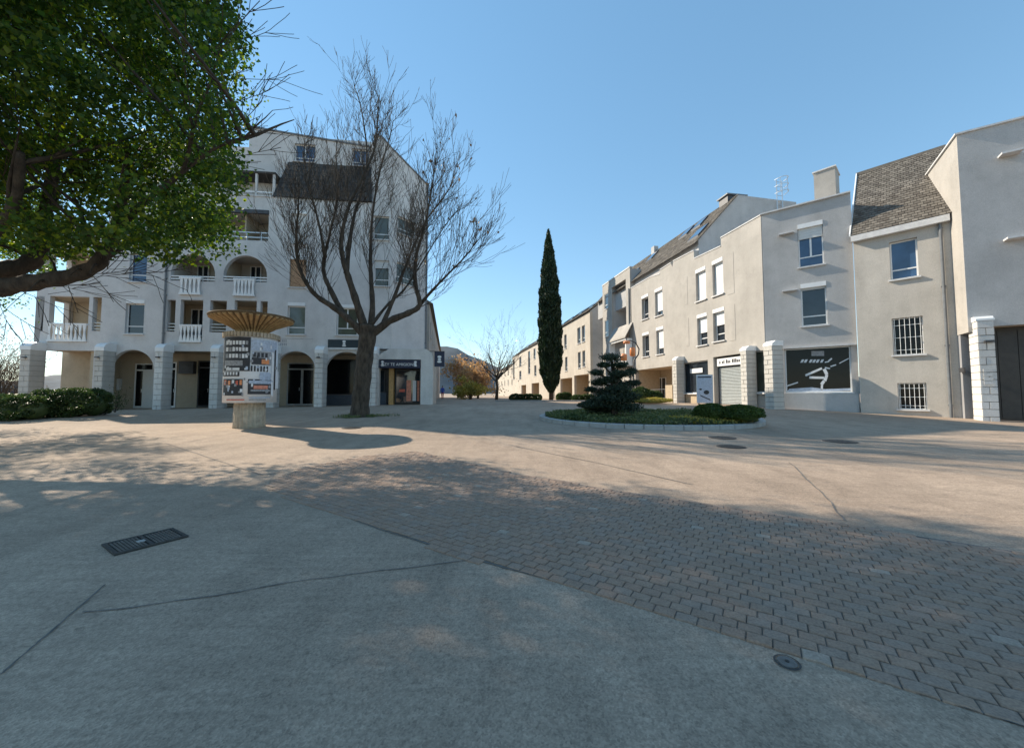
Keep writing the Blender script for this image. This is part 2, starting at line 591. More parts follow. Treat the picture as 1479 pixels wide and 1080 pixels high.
def window(fr, par, q, wd=0.14, sill=True, box=False, shut=0.0, mull=False, gl='glass', transom=0.24, shut_mat='grey_shutter', fb=0.055, frame_mat='white_pvc'):
    u0, u1, v0, v1 = q
    e = 0.004
    vt = v1 - (0.2 if box else 0.0)
    ring = MB()
    ring.slab(fr, rect_poly(u0 + e, u1 - e, v0 + e, vt - e), [rect_poly(u0 + fb, u1 - fb, v0 + fb, vt - fb)], wd, wd + 0.07)
    if transom:
        vb = v0 + (vt - v0) * transom
        ring.box(fr, u0 + fb - .002, u1 - fb + .002, wd + .006, wd + 0.062, vb, vb + 0.05)
    if mull:
        um = (u0 + u1) / 2
        v_lo = v0 + (vt - v0) * transom + 0.05 if transom else v0 + fb
        ring.box(fr, um - 0.035, um + 0.035, wd + .004, wd + 0.064, v_lo, vt - fb + .002)
    win = ring.build('window', frame_mat, par)
    MB().box(fr, u0 + fb * .6, u1 - fb * .6, wd + 0.03, wd + 0.045, v0 + fb * .6, vt - fb * .6).build('pane', gl, win)
    if sill:
        MB().box(fr, u0 - 0.06, u1 + 0.06, -0.09, wd - .004, v0 - 0.06, v0 + .002).build('sill', 'coping', win)
    if box:
        MB().box(fr, u0 + .003, u1 - .003, -0.02, wd + 0.05, vt, v1 - .003).build('shutter_box', 'white_paint', win)
    if shut > 0:
        m = MB()
        n = max(3, int(shut * (vt - v0) / 0.11))
        hh = shut * (vt - v0) / n
        for i in range(n):
            m.box(fr, u0 + .02, u1 - .02, wd - 0.045, wd - 0.012, vt - (i + 1) * hh + .006, vt - i * hh)
        m.build('roller_shutter', shut_mat, win)
    return win

def recess(fr, par, q, depth, w0=0.27, mat='stucco_beige', left=True, name='loggia'):
    u0, u1, v0, v1 = q
    P = fr.pt
    m = MB()
    m.quad(P(u0, depth, v0), P(u1, depth, v0), P(u1, depth, v1), P(u0, depth, v1))
    m.quad(P(u0, w0, v0), P(u1, w0, v0), P(u1, depth, v0), P(u0, depth, v0))
    m.quad(P(u0, w0, v1), P(u0, depth, v1), P(u1, depth, v1), P(u1, w0, v1))
    if left: m.quad(P(u0, w0, v0), P(u0, depth, v0), P(u0, depth, v1), P(u0, w0, v1))
    m.quad(P(u1, w0, v0), P(u1, w0, v1), P(u1, depth, v1), P(u1, depth, v0))
    return m.build(name, mat, par)

def balustrade(fr, par, u0, u1, v0, v1, w=-0.04):
    m = MB()
    m.box(fr, u0, u1, w - .05, w + .05, v1 - .1, v1)
    m.box(fr, u0, u1, w - .05, w + .05, v0, v0 + .1)
    n = max(3, int(round((u1 - u0) / 0.21)))
    st = (u1 - u0) / n
    for i in range(n):
        c = u0 + (i + .5) * st
        h0, h1 = v0 + .1, v1 - .1
        hm = (h0 + h1) / 2
        for (a, b, ra, rb) in ((h0, hm, .085, .028), (hm, h1, .028, .085)):
            lo = [fr.pt(c + s * ra, w + t * .03, a) for s, t in ((-1, -1), (1, -1), (1, 1), (-1, 1))]
            hi = [fr.pt(c + s * rb, w + t * .03, b) for s, t in ((-1, -1), (1, -1), (1, 1), (-1, 1))]
            m.add(lo + hi, [(0, 1, 5, 4), (1, 2, 6, 5), (2, 3, 7, 6), (3, 0, 4, 7)])
    return m.build('balustrade', 'white_paint', par)

BLK = None
def block_mesh(mat):
    me = bpy.data.meshes.new('stone_block')
    bm = bmesh.new()
    bmesh.ops.create_cube(bm, size=1.0)
    bmesh.ops.bevel(bm, geom=list(bm.edges), offset=0.035, segments=1, affect='EDGES')
    bm.to_mesh(me)
    bm.free()
    me.materials.append(MATS[mat])
    return me
BLK_A = block_mesh('block_stone')
BLK_B = block_mesh('block_pale')

def pillar(fr, par, u0, u1, w0, w1, vt, mesh=None, course=0.29, slope=0.45, cap=True):
    """block-faced buttress standing in front of a facade, chamfered white cap on top"""
    vb = min(fr.gz(u0, w0), fr.gz(u1, w0)) - 0.1
    m = MB()
    m.box(fr, u0 + .02, u1 - .02, w0 + .02, w1, vb - .2, vt - slope)
    p = m.build('pillar', 'pale_mortar', par)
    # cap: sloped back towards the wall
    P = fr.pt
    c = MB()
    prof = [(w0 - .02, vt - slope), (w0 - .02, vt - slope * .55), (w0 + slope * .25, vt - .08), (w0 + slope * .7, vt), (w1 + .02, vt), (w1 + .02, vt - slope)]
    n = len(prof)
    vs = [P(u0 - .015, w, v) for w, v in prof] + [P(u1 + .015, w, v) for w, v in prof]
    c.add(vs, [tuple(range(n)), tuple(reversed(range(n, 2 * n)))] + [(i, i + n, (i + 1) % n + n, (i + 1) % n) for i in range(n)])
    c.build('pillar_cap', 'white_paint', p)
    H = vt - slope - vb
    k = max(4, int(round(H / course)))
    hh = H / k
    rr = random.Random(int(u0 * 1000))
    wd = u1 - u0
    for i in range(k):
        cuts = [0, wd] if i % 2 else [0, wd * rr.uniform(.42, .58), wd]
        for a, b in zip(cuts[:-1], cuts[1:]):
            pr = rr.uniform(0, .014)
            L = link('stone_block', mesh or BLK_A, P(u0 + (a + b) / 2, (w0 + w1) / 2 - pr, vb + (i + .5) * hh), p, fr.a,
                     (b - a - .012, (w1 - w0), hh - .014))
    return p

def pipe(fr, par, u, v0, v1, w=-0.07, r=0.05, mat='pipe_grey'):
    m = MB()
    m.tube([fr.pt(u, w, v0), fr.pt(u, w, v1)], r, 8)
    v = v0 + .6
    while v < v1:
        m.box(fr, u - r - .015, u + r + .015, w - r * .6, 0.01, v, v + .04)
        v += 2.2
    return m.build('drainpipe', mat, par, False)

def shingles(fr, par, quadpts, rows, mat='roof_tile', tw=0.2, name='roof_tiles', th=0.018):
    """quadpts: eave-left, eave-right, ridge-right, ridge-left (world). joined overlapping tiles"""
    A, B, C, D = [Vector(p) for p in quadpts]
    nrm = (B - A).cross(D - A).normalized()
    if nrm.z < 0: nrm = -nrm
    m = MB()
    base = MB()
    base.quad(A - nrm * .02, B - nrm * .02, C - nrm * .02, D - nrm * .02)
    rr = random.Random(rows)
    for r in range(rows):
        t0, t1 = r / rows, min(1.0, (r + 1.25) / rows)
        e0, e1 = A.lerp(D, t0), B.lerp(C, t0)
        f0, f1 = A.lerp(D, t1), B.lerp(C, t1)
        L = (e1 - e0).length
        n = max(1, int(L / tw))
        off = 0.5 if r % 2 else 0.0
        for i in range(-1 if off else 0, n):
            a = max(0, (i + off) / n); b = min(1, (i + off + 1) / n)
            if b - a < 0.1 / n: continue
            lift = nrm * (th + rr.uniform(0, .012))
            g0 = (b - a) * .04
            p0, p1 = e0.lerp(e1, a + g0) + lift, e0.lerp(e1, b - g0) + lift
            p2, p3 = f0.lerp(f1, b - g0), f0.lerp(f1, a + g0)
            q0, q1 = p0 - nrm * th, p1 - nrm * th
            m.add([p0, p1, p2, p3, q0, q1], [(0, 1, 2, 3), (4, 5, 1, 0), (4, 0, 3), (5, 2, 1)])
    ro = base.build('roof', mat, par)
    m.build(name, mat, ro, kind='stuff')
    return ro
# ================================================================== GROUND
def axis(lo, hi, near, step):
    a = list(np.arange(-near, near + 1e-6, step))
    x = near
    s = step
    while x < hi:
        s *= 1.35
        x += s
        a.append(min(x, hi))
    x = -near
    s = step
    while x > lo:
        s *= 1.35
        x -= s
        a.insert(0, max(x, lo))
    return a
gx = axis(-2500, 2500, 26, 0.8)
gy = [y + 22 for y in axis(-600, 2500, 30, 0.8)]
gm = MB()
vs = [(x, y, g(x, y)) for y in gy for x in gx]
nx = len(gx)
gm.add(vs, [(j * nx + i, j * nx + i + 1, (j + 1) * nx + i + 1, (j + 1) * nx + i) for j in range(len(gy) - 1) for i in range(nx - 1)])
og = gm.build('plaza_ground', 'asphalt', None, True)
tag(og, 'light grey asphalt of the open square', None, None, 'structure')

def sheet_poly(pts, lift):
    return [Vector((p.x, p.y, g(p.x, p.y) + lift)) for p in pts]
def strip(pts, wid, lift=0.004, jit=0.3, sub=10):
    """thin strip lying on the ground along world points"""
    m = MB()
    pp = []
    for a, b in zip(pts[:-1], pts[1:]):
        for k in range(sub):
            pp.append(a.lerp(b, k / sub))
    pp.append(pts[-1])
    L, Rr = [], []
    for i, p in enumerate(pp):
        t = (pp[min(i + 1, len(pp) - 1)] - pp[max(0, i - 1)])
        t.z = 0
        t.normalize()
        n = Vector((-t.y, t.x, 0))
        w = wid * (1 + random.uniform(-jit, jit)) * .5
        sh = n * (random.uniform(-.3, .3) * wid + .012 * math.sin(p.x * 3.1 + p.y * 2.3) + .006 * math.sin(p.x * 11 + p.y * 7))
        for s, arr in ((1, L), (-1, Rr)):
            q = p + n * w * s + sh
            arr.append((q.x, q.y, g(q.x, q.y) + lift))
    n = len(pp)
    m.add(L + Rr, [(i, n + i, n + i + 1, i + 1) for i in range(n - 1)])
    return m

# brick band ---------------------------------------------------------
LOWER = [(385, 700), (430, 724), (665, 800), (740, 822), (1000, 895), (1175, 955), (1479, 1050)]
UPPER = [(1479, 800), (1390, 785), (1230, 760), (960, 720), (740, 684), (600, 652), (520, 660), (440, 676)]
lowp = [ground(*p) for p in LOWER]
upp = [ground(*p) for p in UPPER]
dirl = (lowp[-1] - lowp[-3]).normalized()
lowp.append(lowp[-1] + dirl * 4)
diru = (upp[0] - upp[2]).normalized()
upp.insert(0, upp[0] + diru * 3.5)
band = [(p.x, p.y) for p in lowp + upp]
bp = MB()
tr = tessellate_polygon([[Vector((x, y, 0)) for x, y in band]])
bp.add([(x, y, g(x, y) + .003) for x, y in band], [t if True else t for t in tr])
pave = bp.build('brick_paving', 'mortar', None)
tag(pave, 'band of brown brick pavers crossing the square', None, None, 'structure')
for f in pave.data.polygons:
    if f.normal.z < 0: f.flip()
def inside(x, y, poly):
    c = False
    j = len(poly) - 1
    for i in range(len(poly)):
        xi, yi = poly[i]; xj, yj = poly[j]
        if (yi > y) != (yj > y) and x < (xj - xi) * (y - yi) / (yj - yi) + xi:
            c = not c
        j = i
    return c
BL, BW = 0.104, 0.077
e0 = Vector((lowp[3].x, lowp[3].y, 0))
e1 = Vector((lowp[6].x, lowp[6].y, 0))
bd = (e1 - e0).normalized()
bn = Vector((-bd.y, bd.x, 0))
bang = math.atan2(bd.y, bd.x)
def brick_geo():
    # interlocking paver: slightly wavy long sides, bevelled rim
    out = [(-.5, -.5), (-.2, -.5), (.12, -.44), (.5, -.5), (.5, .5), (.12, .56), (-.2, .5), (-.5, .5)]
    n = len(out)
    v = [(x * (BL - .005), y * (BW - .005), 0) for x, y in out] + [(x * (BL - .005), y * (BW - .005), .008) for x, y in out] + \
        [(x * (BL - .014), y * (BW - .014), .012) for x, y in out]
    f = []
    for k in (0, n):
        f += [(k + i, k + (i + 1) % n, k + n + (i + 1) % n, k + n + i) for i in range(n)]
    f.append(tuple(range(2 * n, 3 * n)))
    return v, f
bv, bf = brick_geo()
bme = bpy.data.meshes.new('brick')
bme.from_pydata(bv, [], bf)
BRMATS = []
for i, (a, b_) in enumerate((((.285, .19, .135), (.335, .23, .165)), ((.305, .205, .145), (.355, .245, .175)), ((.285, .205, .155), (.335, .245, .185)), ((.35, .27, .21), (.41, .32, .25)))):
    m_, nt_, b__ = newmat('paver_%d' % i)
    P_ = position(nt_)
    nt_.links.new(mul(nt_, ramp(nt_, noise(nt_, P_, 14, 5), [(.3, a), (.7, b_)]), ramp(nt_, noise(nt_, P_, 90, 3), [(.3, .75), (.7, 1.15)])), b__.inputs['Base Color'])
    b__.inputs['Roughness'].default_value = .92
    bump(nt_, b__, noise(nt_, P_, 70, 4, .7), .45, .008)
    BRMATS.append(m_)
BRME = []
for mm in BRMATS:
    c_ = bme.copy()
    c_.name = 'brick'
    c_.materials.append(mm)
    BRME.append(c_)
cand = []
for r in range(-40, 120):
    for c in range(-120, 120):
        p = e0 + bn * (BW * (r + .5)) + bd * (BL * (c + (.5 if r % 2 else 0) + .12 * math.sin(r * 1.7)))
        pi = p + bn * BW * .42
        if inside(p.x, p.y, band) or inside(pi.x, pi.y, band):
            cand.append(p)
def vis(p):
    if p.y < .6: return False
    px = CX + FPX * p.x / p.y
    return -20 < px < 1500 and p.y > 1.1
near = sorted([p for p in cand if vis(p)], key=lambda p: p.x * p.x + p.y * p.y)[:300]
nearset = {(round(p.x, 4), round(p.y, 4)) for p in near}
rr = random.Random(3)
def mi_pick():
    x = rr.random()
    return 0 if x < .4 else 1 if x < .7 else 2 if x < .99 else 3
for p in near:
    o = link('brick', BRME[mi_pick()], (p.x, p.y, g(p.x, p.y) - rr.uniform(-.0005, .004)), pave, bang + rr.uniform(-.012, .012))
    o.rotation_euler[0] = rr.uniform(-.012, .012)
    o.rotation_euler[1] = rr.uniform(-.008, .008)
rest = MB()
ca, sa = math.cos(bang), math.sin(bang)
rest_mats = []
for p in cand:
    if (round(p.x, 4), round(p.y, 4)) in nearset: continue
    dz = rr.uniform(-.0005, .004)
    z = g(p.x, p.y) - dz
    rest.add([(p.x + x * ca - y * sa, p.y + x * sa + y * ca, z + zz) for x, y, zz in bv], bf, mi_pick())
rest.build('bricks_beyond', ['paver_0', 'paver_1', 'paver_2', 'paver_3'], pave, kind='stuff')

# tar joints and patches ------------------------------------------------
def joint(pts, wid, lbl):
    m = strip([ground(*p) for p in pts], wid, 0.005)
    o = m.build('tar_joint', 'tar', og)
    return o
joint([(0, 975), (70, 915), (150, 845)], .009, '')
joint([(120, 884), (300, 862), (450, 838), (690, 806)], .009, '')
joint([(1140, 668), (1180, 705), (1222, 752)], .016, '')
joint([(385, 700), (430, 724), (665, 800), (740, 822), (1000, 895), (1175, 955), (1479, 1050)], .014, '')
joint([(1479, 800), (1230, 760), (960, 720), (740, 684), (600, 652)], .02, '')
joint([(440, 676), (380, 686), (240, 640), (0, 668)], .015, '')
joint([(1000, 700), (860, 668), (745, 645)], .02, '')

def manhole(px, py, r, lbl, mat='iron_worn'):
    p = ground(px, py)
    e = empty('manhole_cover', (p.x, p.y, p.z), lbl, 'manhole cover', 'manhole covers in the square')
    m = MB()
    m.lathe((p.x, p.y, p.z), [(r * .9, .002), (r * .9, .009), (r * .86, .012)], 32)
    m.build('lid', mat, e)
    m = MB()
    n = 32
    vs = []
    for rr_, z in ((r, .002), (r, .008), (r * .93, .008), (r * .93, .002)):
        vs += [(p.x + rr_ * math.cos(2 * math.pi * k / n), p.y + rr_ * math.sin(2 * math.pi * k / n), p.z + z) for k in range(n)]
    m.add(vs, [(i * n + k, i * n + (k + 1) % n, (i + 1) * n + (k + 1) % n, (i + 1) * n + k) for i in range(3) for k in range(n)])
    m.build('rim', 'iron', e)
    m = MB()
    for k in range(-3, 4):
        h = math.sqrt(max(0, (r * .8) ** 2 - (k * r * .22) ** 2))
        m.box(Fr(p.x, p.y, .4), -h, h, k * r * .22 - .012, k * r * .22 + .012, p.z + .0115, p.z + .0155)
    m.build('tread_ribs', 'iron', e)
manhole(1213, 637.5, .31, 'round iron manhole cover in sunlit asphalt, farthest from the planted island')
manhole(1043, 632, .3, 'round iron manhole cover right against the front kerb of the planted island')
manhole(1056, 645, .27, 'round iron manhole cover between the planted island and the brick band', 'iron')
manhole(508, 618, .27, 'round iron manhole cover in the shade by the bare tree', 'iron')
p = ground(1137, 957)
e = empty('valve_cap', p, 'small round water valve cap at the edge of the brick band', 'valve cap')
MB().lathe(p, [(.037, .002), (.037, .006), (.033, .0075)], 20).build('cap', 'tar', e)
MB().lathe(p, [(.008, .007), (.008, .011), (.005, .012)], 10).build('bolt', 'iron', e)
m = MB()
for k in range(20):
    a0, a1 = 2 * math.pi * k / 20, 2 * math.pi * (k + 1) / 20
    q = lambda r_, a, z: (p.x + r_ * math.cos(a), p.y + r_ * math.sin(a), p.z + z)
    m.add([q(.05, a0, .0045), q(.05, a1, .0045), q(.042, a1, .006), q(.042, a0, .006)], [(0, 1, 2, 3)])
m.build('ring', 'iron', e)

# drain grate -------------------------------------------------------
q4 = [ground(*p) for p in ((148, 787), (163, 804), (272, 775), (250, 764))]
dc = sum(q4, Vector()) / 4
dx = ((q4[2] + q4[3]) / 2 - (q4[0] + q4[1]) / 2)
GL = dx.length
gw = ((q4[0] + q4[3]) / 2 - (q4[1] + q4[2]) / 2).length
gf = Fr(dc.x, dc.y, math.atan2(dx.y, dx.x))
gz = g(dc.x, dc.y)
e = empty('drain_grate', (dc.x, dc.y, gz), 'rectangular iron drain grate set in the shaded asphalt', 'drain')
m = MB()
m.box(gf, -GL / 2, GL / 2, -gw / 2, gw / 2, gz + .001, gz + .004)
m.build('pit', 'pit_black', e)
m = MB()
for a, b, c, d in ((-GL / 2, GL / 2, -gw / 2, -gw / 2 + .025), (-GL / 2, GL / 2, gw / 2 - .025, gw / 2), (-GL / 2, -GL / 2 + .025, -gw / 2 + .025, gw / 2 - .025), (GL / 2 - .025, GL / 2, -gw / 2 + .025, gw / 2 - .025), (-.012, .012, -gw / 2 + .025, gw / 2 - .025)):
    m.box(gf, a, b, c, d, gz + .002, gz + .014)
m.build('grate_frame', 'iron', e)
nb = 18
for i in range(nb):
    u = -GL / 2 + .04 + (GL - .08) * i / (nb - 1)
    if abs(u) < .02: continue
    MB().box(gf, u - .007, u + .007, -gw / 2 + .026, gw / 2 - .026, gz + .005, gz + .012).build('grate_bar', 'iron_worn', e)
MB().box(gf, -GL * .13, -GL * .02, -.03, .02, gz + .0125, gz + .016).build('grate_plate', 'kerb_stone', e)

# ================================================================== LEFT APARTMENT BUILDING
L = Fr(-26.4, 20.9, R(6.62))
LU = lambda px, py=450, w=0: L.uv(px, py, w)[0]
LV = lambda px, py, w=0: L.uv(px, py, w)[1]
AB = empty('apartment_building', L.pt(10, 5, .3), 'grey stucco apartment block with arcade, arched loggias and sloped dark tiled roof', 'building')
u_end = LU(566); u_sh = LU(541, 545)
v_left = LV(150, 330); v_mid = LV(427, 287); v_top = LV(546, 198); v_503 = LV(580, 504)
WT = 0.27
holes = []
rc = lambda *a: L.rect(*a)
def rhole(*a):
    q = rc(*a)
    holes.append(rect_poly(*q))
    return q
def ahole(x0, y0, x1, y1, rise=None):
    q = rc(x0, y0, x1, y1)
    holes.append(arch_poly(q[0], q[1], q[2], q[3], 16, rise))
    return q
# floor 1
h_slots1 = [rhole(51, 428, 63, 478), rhole(133.5, 429, 146, 478), rhole(241, 433, 253, 479), rhole(303, 434, 327, 480), rhole(375.5, 435, 386, 480)]
h_A = rhole(70.5, 428, 127.5, 494)
h_B = rhole(260, 433, 292.5, 495)
h_C = rhole(338, 434, 370, 496)
w1a = rhole(181, 433, 208, 482)
w1b = rhole(415, 437, 440.5, 483)
w1c = rhole(486, 440, 516, 484)
# floor 2
a2a = ahole(63, 360, 136, 400, .9)
a2b = ahole(247, 367, 311, 406)
a2c = ahole(323, 369, 386, 407)
w2a = rhole(187, 366, 212, 407)
w2b = rhole(418, 370, 442, 415)
w2c = rhole(540, 376, 562, 413)
# floor 3
h3 = rhole(282, 304, 388, 346)
w3b = rhole(420, 304, 443, 352)
w3c = rhole(539, 312, 562, 346)
# arcade
gb = -0.25
def bay(x0, x1, ytop, arch=False, rise=None):
    u0, u1 = LU(x0, 540), LU(x1, 540)
    vt = LV((x0 + x1) / 2, ytop)
    holes.append(arch_poly(u0, u1, gb, vt, 18, rise) if arch else rect_poly(u0, u1, gb, vt))
    return u0, u1, gb, vt
b0 = bay(57, 134, 506)
b1 = bay(157, 222, 505, True)
b2 = bay(241, 303, 507)
b3 = bay(325, 378, 507)
b4 = bay(397, 455, 507, True)
b5 = bay(469, 530, 508, True)
outer = [(0, -.5), (u_sh, -.5), (u_sh, v_503), (u_end, v_503), (u_end, LV(566, 219)), (LU(546), v_top), (LU(535), v_top),
         (LU(535), v_mid), (LU(150), v_mid), (LU(150), v_left), (0, v_left)]  # tall part carried left behind foliage, added to lengthen its plaza shadow
m = MB()
m.slab(L, outer, holes, 0, WT)
m.build('wall', 'stucco_white', AB)
# copings
m = MB()
for ua, ub, v in ((-.04, LU(150) - .04, v_left), (LU(150) - .04, LU(390), v_mid)):
    m.box(L, ua, ub, -.05, WT + .05, v, v + .07)
m.build('coping', 'coping', AB)
# loggia recesses and their back windows
D1 = 1.7
def recq(u0, u1, v0, v1): return (u0, u1, v0, v1)
recess(L, AB, (.28, LU(150), h_A[2] - .001, h_A[3] + .001), D1, left=False)
recess(L, AB, (LU(237), LU(390), h_B[2] - .001, h_B[3] + .03), D1)
recess(L, AB, (.28, LU(140), a2a[2], a2a[3] + .05), D1, left=False)
recess(L, AB, (LU(243), LU(390), a2b[2] - .35, a2b[3] + .05), D1, mat='stucco_cream')
recess(L, AB, (LU(279), LU(391), h3[2] - .05, h3[3] + .001), D1, mat='stucco_cream')
LB = Fr(L.pt(0, D1 - .2, 0).x, L.pt(0, D1 - .2, 0).y, L.a)
def backwin(px0, py0, px1, py1, **k):
    q = LB.rect(px0, py0, px1, py1)
    return window(LB, AB, q, wd=.08, sill=False, transom=0, mull=True, **k)
backwin(274, 446, 296, 485)
backwin(345, 448, 366, 486)
backwin(291, 320, 318, 346, gl='glass_blue')
backwin(283, 383, 300, 412)
backwin(360, 384, 376, 412)
# partitions in the loggias
for ua_, wu_, va_, vb__ in ((LU(366, 330, 1.2), .08, h3[2] - .05, h3[3]), (LU(318), .12, a2b[2] - .35, a2b[3]), (LU(297), .12, h_B[2], h_B[3])):
    MB().box(L, ua_, ua_ + wu_, .3, D1, va_, vb__).build('loggia_partition', 'stucco_beige', AB)
# windows
window(L, AB, w1a, box=True)
window(L, AB, w1b, box=True, gl='glass_curtain')
window(L, AB, w1c, box=True, gl='glass_curtain', mull=True)
window(L, AB, w2a, gl='glass_blue')
window(L, AB, w2b, box=True, shut=.97, shut_mat='wood_blind')
window(L, AB, w2c, shut=.3, gl='glass_curtain')
window(L, AB, w3b, box=True, shut=.97)
window(L, AB, w3c, shut=.0, gl='glass_curtain')
# balustrades
balustrade(L, AB, h_A[0] + .01, h_A[1] - .01, h_A[2] + .02, LV(100, 467))
balustrade(L, AB, h_B[0] + .01, h_B[1] - .01, h_B[2] + .02, LV(276, 469))
balustrade(L, AB, h_C[0] + .01, h_C[1] - .01, h_C[2] + .02, LV(354, 470))
q = L.rect(260.5, 401, 291.5, 426); balustrade(L, AB, *q, w=-.08)
q = L.rect(338, 403, 369, 428); balustrade(L, AB, *q, w=-.08)
def rails(u0, u1, vs, mat='white_paint', w=.05, r=.03):
    m = MB()
    for v in vs:
        m.box(L, u0, u1, w - r, w + r, v - r, v + r)
    return m.build('railing', mat, AB)
for qa in (a2b, a2c):
    rails(qa[0] - .02, qa[1] + .02, (qa[2] + .12, qa[2] + .28))
rails(h3[0], h3[1], (LV(330, 334), LV(330, 341)), 'galvanised')
for qs in h_slots1:
    rails(qs[0], qs[1], (qs[2] + .12, qs[2] + .3, qs[2] + .48), 'galvanised', .1, .02)
for i in range(5):
    u = h3[0] + (h3[1] - h3[0]) * (i + .5) / 5
    MB().box(L, u - .02, u + .02, .03, .07, h3[2], LV(330, 333)).build('railing_post', 'galvanised', AB)
# awning box over floor-3 loggia
MB().box(L, h3[0] - .1, h3[1], -.06, .1, h3[3] - .12, h3[3] + .1).build('awning_box', 'dark_metal', AB)

# body: roof slabs, side, back
m = MB()
m.box(L, .28, LU(150), WT, 11, v_left - .35, v_left - .08)
m.box(L, LU(150), u_end - .1, WT, 11, v_mid - .35, v_mid - .08)
m.box(L, 0, u_end - 1.5, 11, 11.3, -.5, v_mid)
m.box(L, LU(150), LU(150) + .28, WT, 11, v_left, v_mid)
m.build('body_wall', 'stucco_white', AB)
# left gable wall with loggia side openings
SL = Fr(L.pt(0, 11, 0).x, L.pt(0, 11, 0).y, L.a - math.pi / 2)   # outside is -X of L
so = [(0, h_A[3] + .0 - .0 - 0), ]
m = MB()
m.slab(SL, [(0, -.5), (11 - 2.4, -.5), (11 - 2.4, b0[3] + .05), (11 - WT - .002, b0[3] + .05), (11 - WT - .002, v_left), (0, v_left)],
       [rect_poly(9.55, 10.45, h_A[2] + .55, h_A[3] - .1), rect_poly(9.55, 10.4, a2a[2] + .3, a2a[3] - .15)], 0, .28)
m.build('side_wall', 'stucco_white', AB)
# penthouse
PW = 1.2
LP = Fr(L.pt(0, PW, 0).x, L.pt(0, PW, 0).y, L.a)
pu0, pu1 = LP.uv(359, 230)[0], LU(535) + .02
vpt = LP.uv(450, 191)[1]
pw1 = LP.rect(425, 208, 455, 234)
pw2 = LP.rect(508, 215, 533, 240)
m = MB()
m.slab(LP, [(pu0, v_mid - .1), (pu1, v_mid - .1), (pu1, v_top - .02), (pu0, vpt)], [rect_poly(*pw1), rect_poly(*pw2)], 0, .25)
m.build('penthouse_wall', 'stucco_white', AB)
window(LP, AB, pw1, mull=True, gl='glass_blue')
window(LP, AB, pw2, mull=True, gl='glass_blue')
m = MB()
m.box(L, pu0, LU(546), PW + .25, 6, vpt - .5, vpt - .2)
m.box(L, pu0, pu0 + .25, PW + .25, 6, v_mid - .1, vpt - .2)
m.box(L, pu0, LU(546), 6, 6.25, v_mid - .1, vpt - .2)
ulo = LP.uv(195, 230)[0]  # hidden left end of the penthouse, extended for a longer cast shadow
vlo = LP.uv(335, 207)[1]
m.box(L, ulo, pu0, PW + .3, 6, v_mid - .1, vlo)
m.build('penthouse_body', 'stucco_white', AB)
m = MB()
m.slab(LP, [(pu0 - .06, vpt), (pu1 + .0, v_top - .02), (pu1 + .0, v_top + .08), (pu0 - .06, vpt + .1)], [], -.06, .3)
m.build('roof_edge', 'pipe_grey', AB)
m = MB()
m.slab(L, [(LU(535), v_top), (LU(546), v_top), (u_end, LV(566, 219)), (u_end, LV(566, 219) + .1), (LU(546) + .05, v_top + .1), (LU(535), v_top + .1)], [], -.05, .32)
m.build('roof_edge', 'pipe_grey', AB)
# dark tiled slope
shingles(L, AB, (L.pt(LU(389), -.1, v_mid + .02), L.pt(LU(535), -.1, v_mid + .02), L.pt(LU(535), PW - .02, LP.uv(520, 241)[1]), L.pt(LU(412, 240, .8), PW - .02, LP.uv(415, 234)[1])), 8, 'roof_tile_dark', .24)
# terrace awning roof on the left, with posts and rail
va = LV(345, 250, .4)
m = MB()
m.box(L, LU(285), LU(391), .05, PW + .3, va - .12, va)
m.build('terrace_roof', 'roof_tile_dark', AB)
for px in (300, 330, 362, 388):
    u = LU(px)
    MB().box(L, u - .06, u + .06, .1, .22, v_mid, va - .12).build('terrace_post', 'stucco_white', AB)
m = MB(); m.box(L, LU(290), LU(389), .1, .16, v_mid + .3, v_mid + .38)
m.build('railing', 'white_paint', AB)
# right chamfer facade
kp = L.pt(u_end, 0, 0)
K = Fr(kp.x, kp.y, math.atan2(550, 410.5))
k_end = K.uv(617, 400)[0]
kt0, kt1 = LV(566, 219), K.uv(616, 268)[1]
kh = [K.rect(575, 317, 601, 341), K.rect(573, 382, 601, 411)]
m = MB()
m.slab(K, [(0, v_503 - .3), (k_end, v_503 - .3), (k_end, kt1), (0, kt0)], [rect_poly(*q) for q in kh], 0, WT)
m.build('chamfer_wall', 'stucco_white', AB)
m = MB(); m.slab(K, [(0, kt0), (k_end, kt1), (k_end, kt1 + .1), (0, kt0 + .1)], [], -.05, .32)
m.build('roof_edge', 'pipe_grey', AB)
for q in kh:
    window(K, AB, q, gl='glass_curtain', transom=.3)
ke = K.pt(k_end, 0, 0)
m = MB()
bk = [(K.pt(.3, .3, 0).x, K.pt(.3, .3, 0).y), (K.pt(k_end, .3, 0).x, K.pt(k_end, .3, 0).y), (at_depth(608, 560, 29.5).x, 29.5), (L.pt(u_end - 1.5, 6, 0).x, L.pt(u_end - 1.5, 6, 0).y), (L.pt(u_end - 1.5, WT + .3, 0).x, L.pt(u_end - 1.5, WT + .3, 0).y)]
m.prism(bk, v_503, [kt0 - .1, kt1 - .1, kt1 - .1, v_top - .1, v_top - .1])
m.build('corner_body', 'stucco_white', AB)
pipe(L, AB, LU(238.5), LV(238, 497), v_left - .1)
pipe(L, AB, LU(535.5), LV(535, 480), v_mid + 1)
pipe(K, AB, k_end - .1, v_503, kt1)
